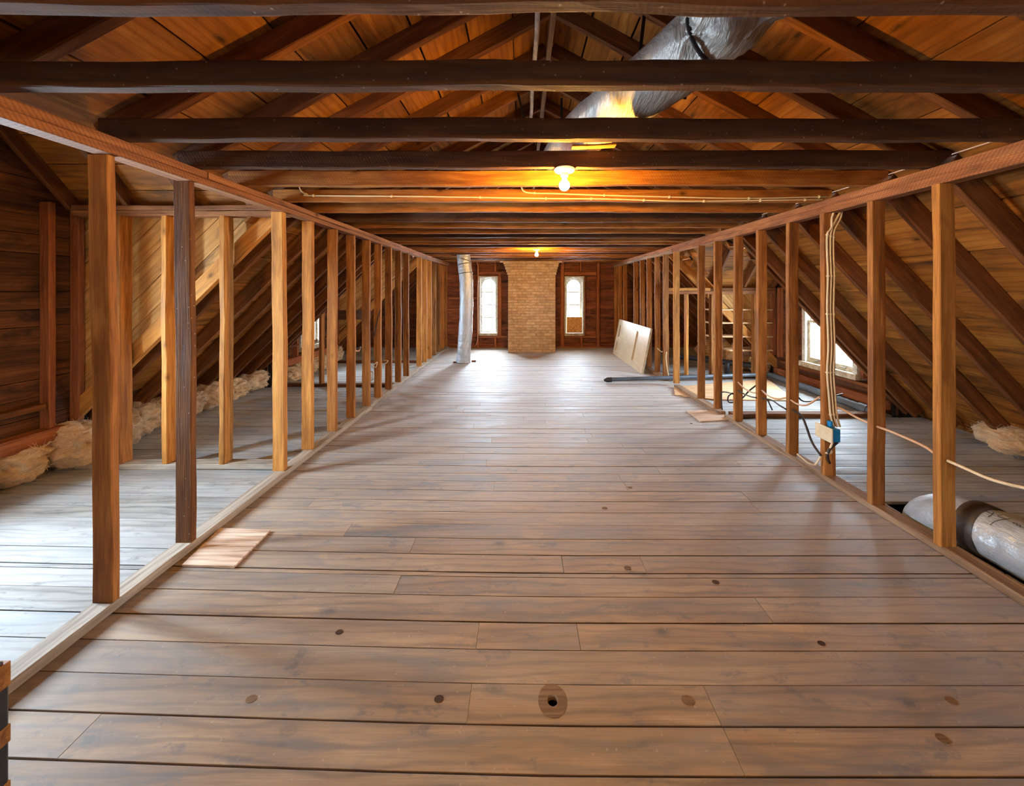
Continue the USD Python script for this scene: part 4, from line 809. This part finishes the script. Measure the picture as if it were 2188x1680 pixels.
# ---------------------------------------------------------------- insulation along the eaves
def fit(rows):
    out = []
    for k, (x, y, sx, sy, sz) in enumerate(rows):
        near = [abs(y - o[1]) * K for n, o in enumerate(rows) if n != k]; out.append((x, y, sx, min(sy, .98 * min(near)), sz))
    return out
def batt(c, size, seed, label, rot=0.0, grp='fibreglass along the eaves'):
    m = trimesh.creation.icosphere(subdivisions=5); v = np.array(m.vertices); c = np.asarray(c, float)
    v = np.sign(v) * np.abs(v) ** .72; v /= np.maximum(np.abs(v).max(), 1e-9)
    f1 = meshkit.fbm(v * 1.6 + seed * 7.1, 3, seed) - .5; f2 = np.abs(meshkit.fbm(v * np.array([2.0, 1.3, 2.4]) + seed * 3.3 + f1[:, None] * 1.5, 2, seed + 5) - .5); f3 = meshkit.fbm(v * np.array([5, 9, 16.]) + seed, 3, seed + 2) - .5
    nr = v / np.linalg.norm(v, axis=1)[:, None]; v = v + nr * (f1 * .7 - f2 * .9 + f3 * .05 + .12)[:, None]
    v *= np.asarray(size) / 2; cr, sr = math.cos(rot), math.sin(rot); v = v @ np.array([[cr, sr, 0], [-sr, cr, 0], [0, 0, 1]])
    v[:, 2] += -v[:, 2].min(); v[:, 2] = np.maximum(v[:, 2], 0.0)
    t = thing('insulation_batt', label, 'insulation', grp, loc=(c[0], c[1] * K, c[2] + .001))
    put('batt', trimesh.Trimesh(v, m.faces, process=False), 'insulation', t, smooth=True)
    r_ = np.random.default_rng(seed); tm = trimesh.Trimesh(v, m.faces, process=False); nf = 3000 if c[1] < 6.5 else 1300
    vn = np.array(tm.vertex_normals); ids = r_.choice(np.nonzero(v[:, 2] > .02)[0], nf); p = v[ids]; n_ = vn[ids]
    fld = np.stack([meshkit.fbm(p * 7 + 3.1 * k + seed, 2, seed + k) - .5 for k in range(3)], 1); tg = fld - n_ * (fld * n_).sum(1)[:, None]; tg /= np.maximum(np.linalg.norm(tg, axis=1)[:, None], 1e-6)
    Lf = r_.uniform(.012, .034, (nf, 1)); b2 = r_.normal(0, .25, (nf, 3)); q = np.stack([p - n_ * .003, p + (tg + b2) * Lf * .35 + n_ * Lf * .12, p + (tg + b2 * 1.6) * Lf * .7 + n_ * Lf * .16, p + (tg + b2 * 2.4) * Lf + n_ * Lf * .12], 1)
    q[:, :, 2] = np.maximum(q[:, :, 2], .002)
    cu = UsdGeom.BasisCurves.Define(stage, path('loose_fibres', t)); cu.CreateTypeAttr('cubic'); cu.CreateBasisAttr('catmullRom'); cu.CreateCurveVertexCountsAttr([4] * nf); cu.CreatePointsAttr([Gf.Vec3f(*map(float, a)) for a in q.reshape(-1, 3)])
    cu.CreateWidthsAttr([.0012]); cu.SetWidthsInterpolation('constant'); UsdShade.MaterialBindingAPI.Apply(cu.GetPrim()).Bind(M['fibre']); tag(cu, None, None, None, 'stuff')
lab = 'tan clump of fibreglass insulation at the left eave, {} from the camera'
for i, (x, y, sx, sy, sz) in enumerate(fit([(-4.2, 3.40, .5, .45, .3), (-4.25, 3.82, .5, .36, .30), (-4.10, 4.26, .46, .34, .36), (-4.12, 4.72, .40, .5, .30), (-4.26, 5.15, .40, .4, .30), (-4.28, 5.55, .38, .36, .3), (-4.3, 5.95, .4, .4, .28), (-4.27, 6.4, .42, .42, .3), (-4.3, 6.9, .4, .45, .26),
        (-4.3, 7.45, .4, .5, .28), (-4.1, 8.25, .35, .5, .22), (-4.1, 8.8, .35, .45, .25), (-4.1, 9.5, .36, .5, .25), (-4.25, 10.5, .4, .55, .28)])):
    batt((x, y, 0), (sx, sy, sz), i + 1, lab.format(ORD[i]), rng.uniform(-.4, .4))
lab = 'pinkish tan clump of fibreglass insulation at the right eave, {} from the camera'
for i, (x, y, sx, sy, sz) in enumerate(fit([(4.80, 4.05, .4, .36, .22), (4.80, 4.55, .42, .5, .25), (4.6, 8.98, .45, .3, .35), (4.5, 9.5, .6, .4, .45), (4.55, 10.2, .5, .6, .45), (4.5, 11.2, .5, .6, .45)])):
    batt((x, y, 0), (sx, sy, sz), i + 31, lab.format(ORD[i]), rng.uniform(-.4, .4))

# ---------------------------------------------------------------- trunk at the left edge
TX = -1.592; ty0, ty1 = 1.05, 1.455
tr_ = thing('steamer_trunk', 'black steamer trunk with wooden slats at the lower left edge', 'trunk')
x0, x1, y0, y1 = TX - .55, TX, ty0 * K - .35, ty1 * K
put('body', rbox(x0, x1, y0, y1, .002, .44, .006), 'trunk_black', tr_, label='black body')
for z, h in ((.375, .075), (.20, .055), (.03, .05)):
    put('slat', rbox(x0 - .0015, x1 + .0015, y0 - .0015, y1 + .0015, z, z + h, .002), 'trunk_wood', tr_, label='brown wooden slat')
put('lid', rbox(x0 + .005, x1 - .005, y0 + .005, y1 - .005, .44, .462, .01), 'trunk_black', tr_)

# ---------------------------------------------------------------- outdoors
gnd = tag(put('ground', bx(-60, 60, -60, 90, -6.2, -6.0), 'snow_ground', None), 'pale ground outside the windows', 'ground', kind='structure')
def tree(x, y, h, seed, label):
    r_ = random.Random(seed); parts = []
    def br(p, d, L, r, k):
        q = p + d * L; parts.append(tube(np.linspace(p, q, 3), r, 5, rad=[np.full(5, r), np.full(5, r * .85), np.full(5, r * .7)]))
        if k == 0: return
        for _ in range(r_.choice([2, 3])):
            dd_ = d + np.array([r_.uniform(-.7, .7), r_.uniform(-.7, .7), r_.uniform(-.1, .5)]); br(q, dd_ / np.linalg.norm(dd_), L * r_.uniform(.6, .8), r * .6, k - 1)
    br(np.array([0, 0, -6.0]), Z3, h * .35, .16, 5)
    tag(put('bare_tree', cat_(parts), 'bark', None, ((x, y, 0), X3, Y3, Z3)), label, 'tree')
tree(-4.2, 24, 15, 4, 'bare tree outside the left arched window'); tree(4.6, 25, 15, 9, 'bare tree outside the right arched window'); tree(18, 21, 15, 12, 'bare tree outside the right side window')
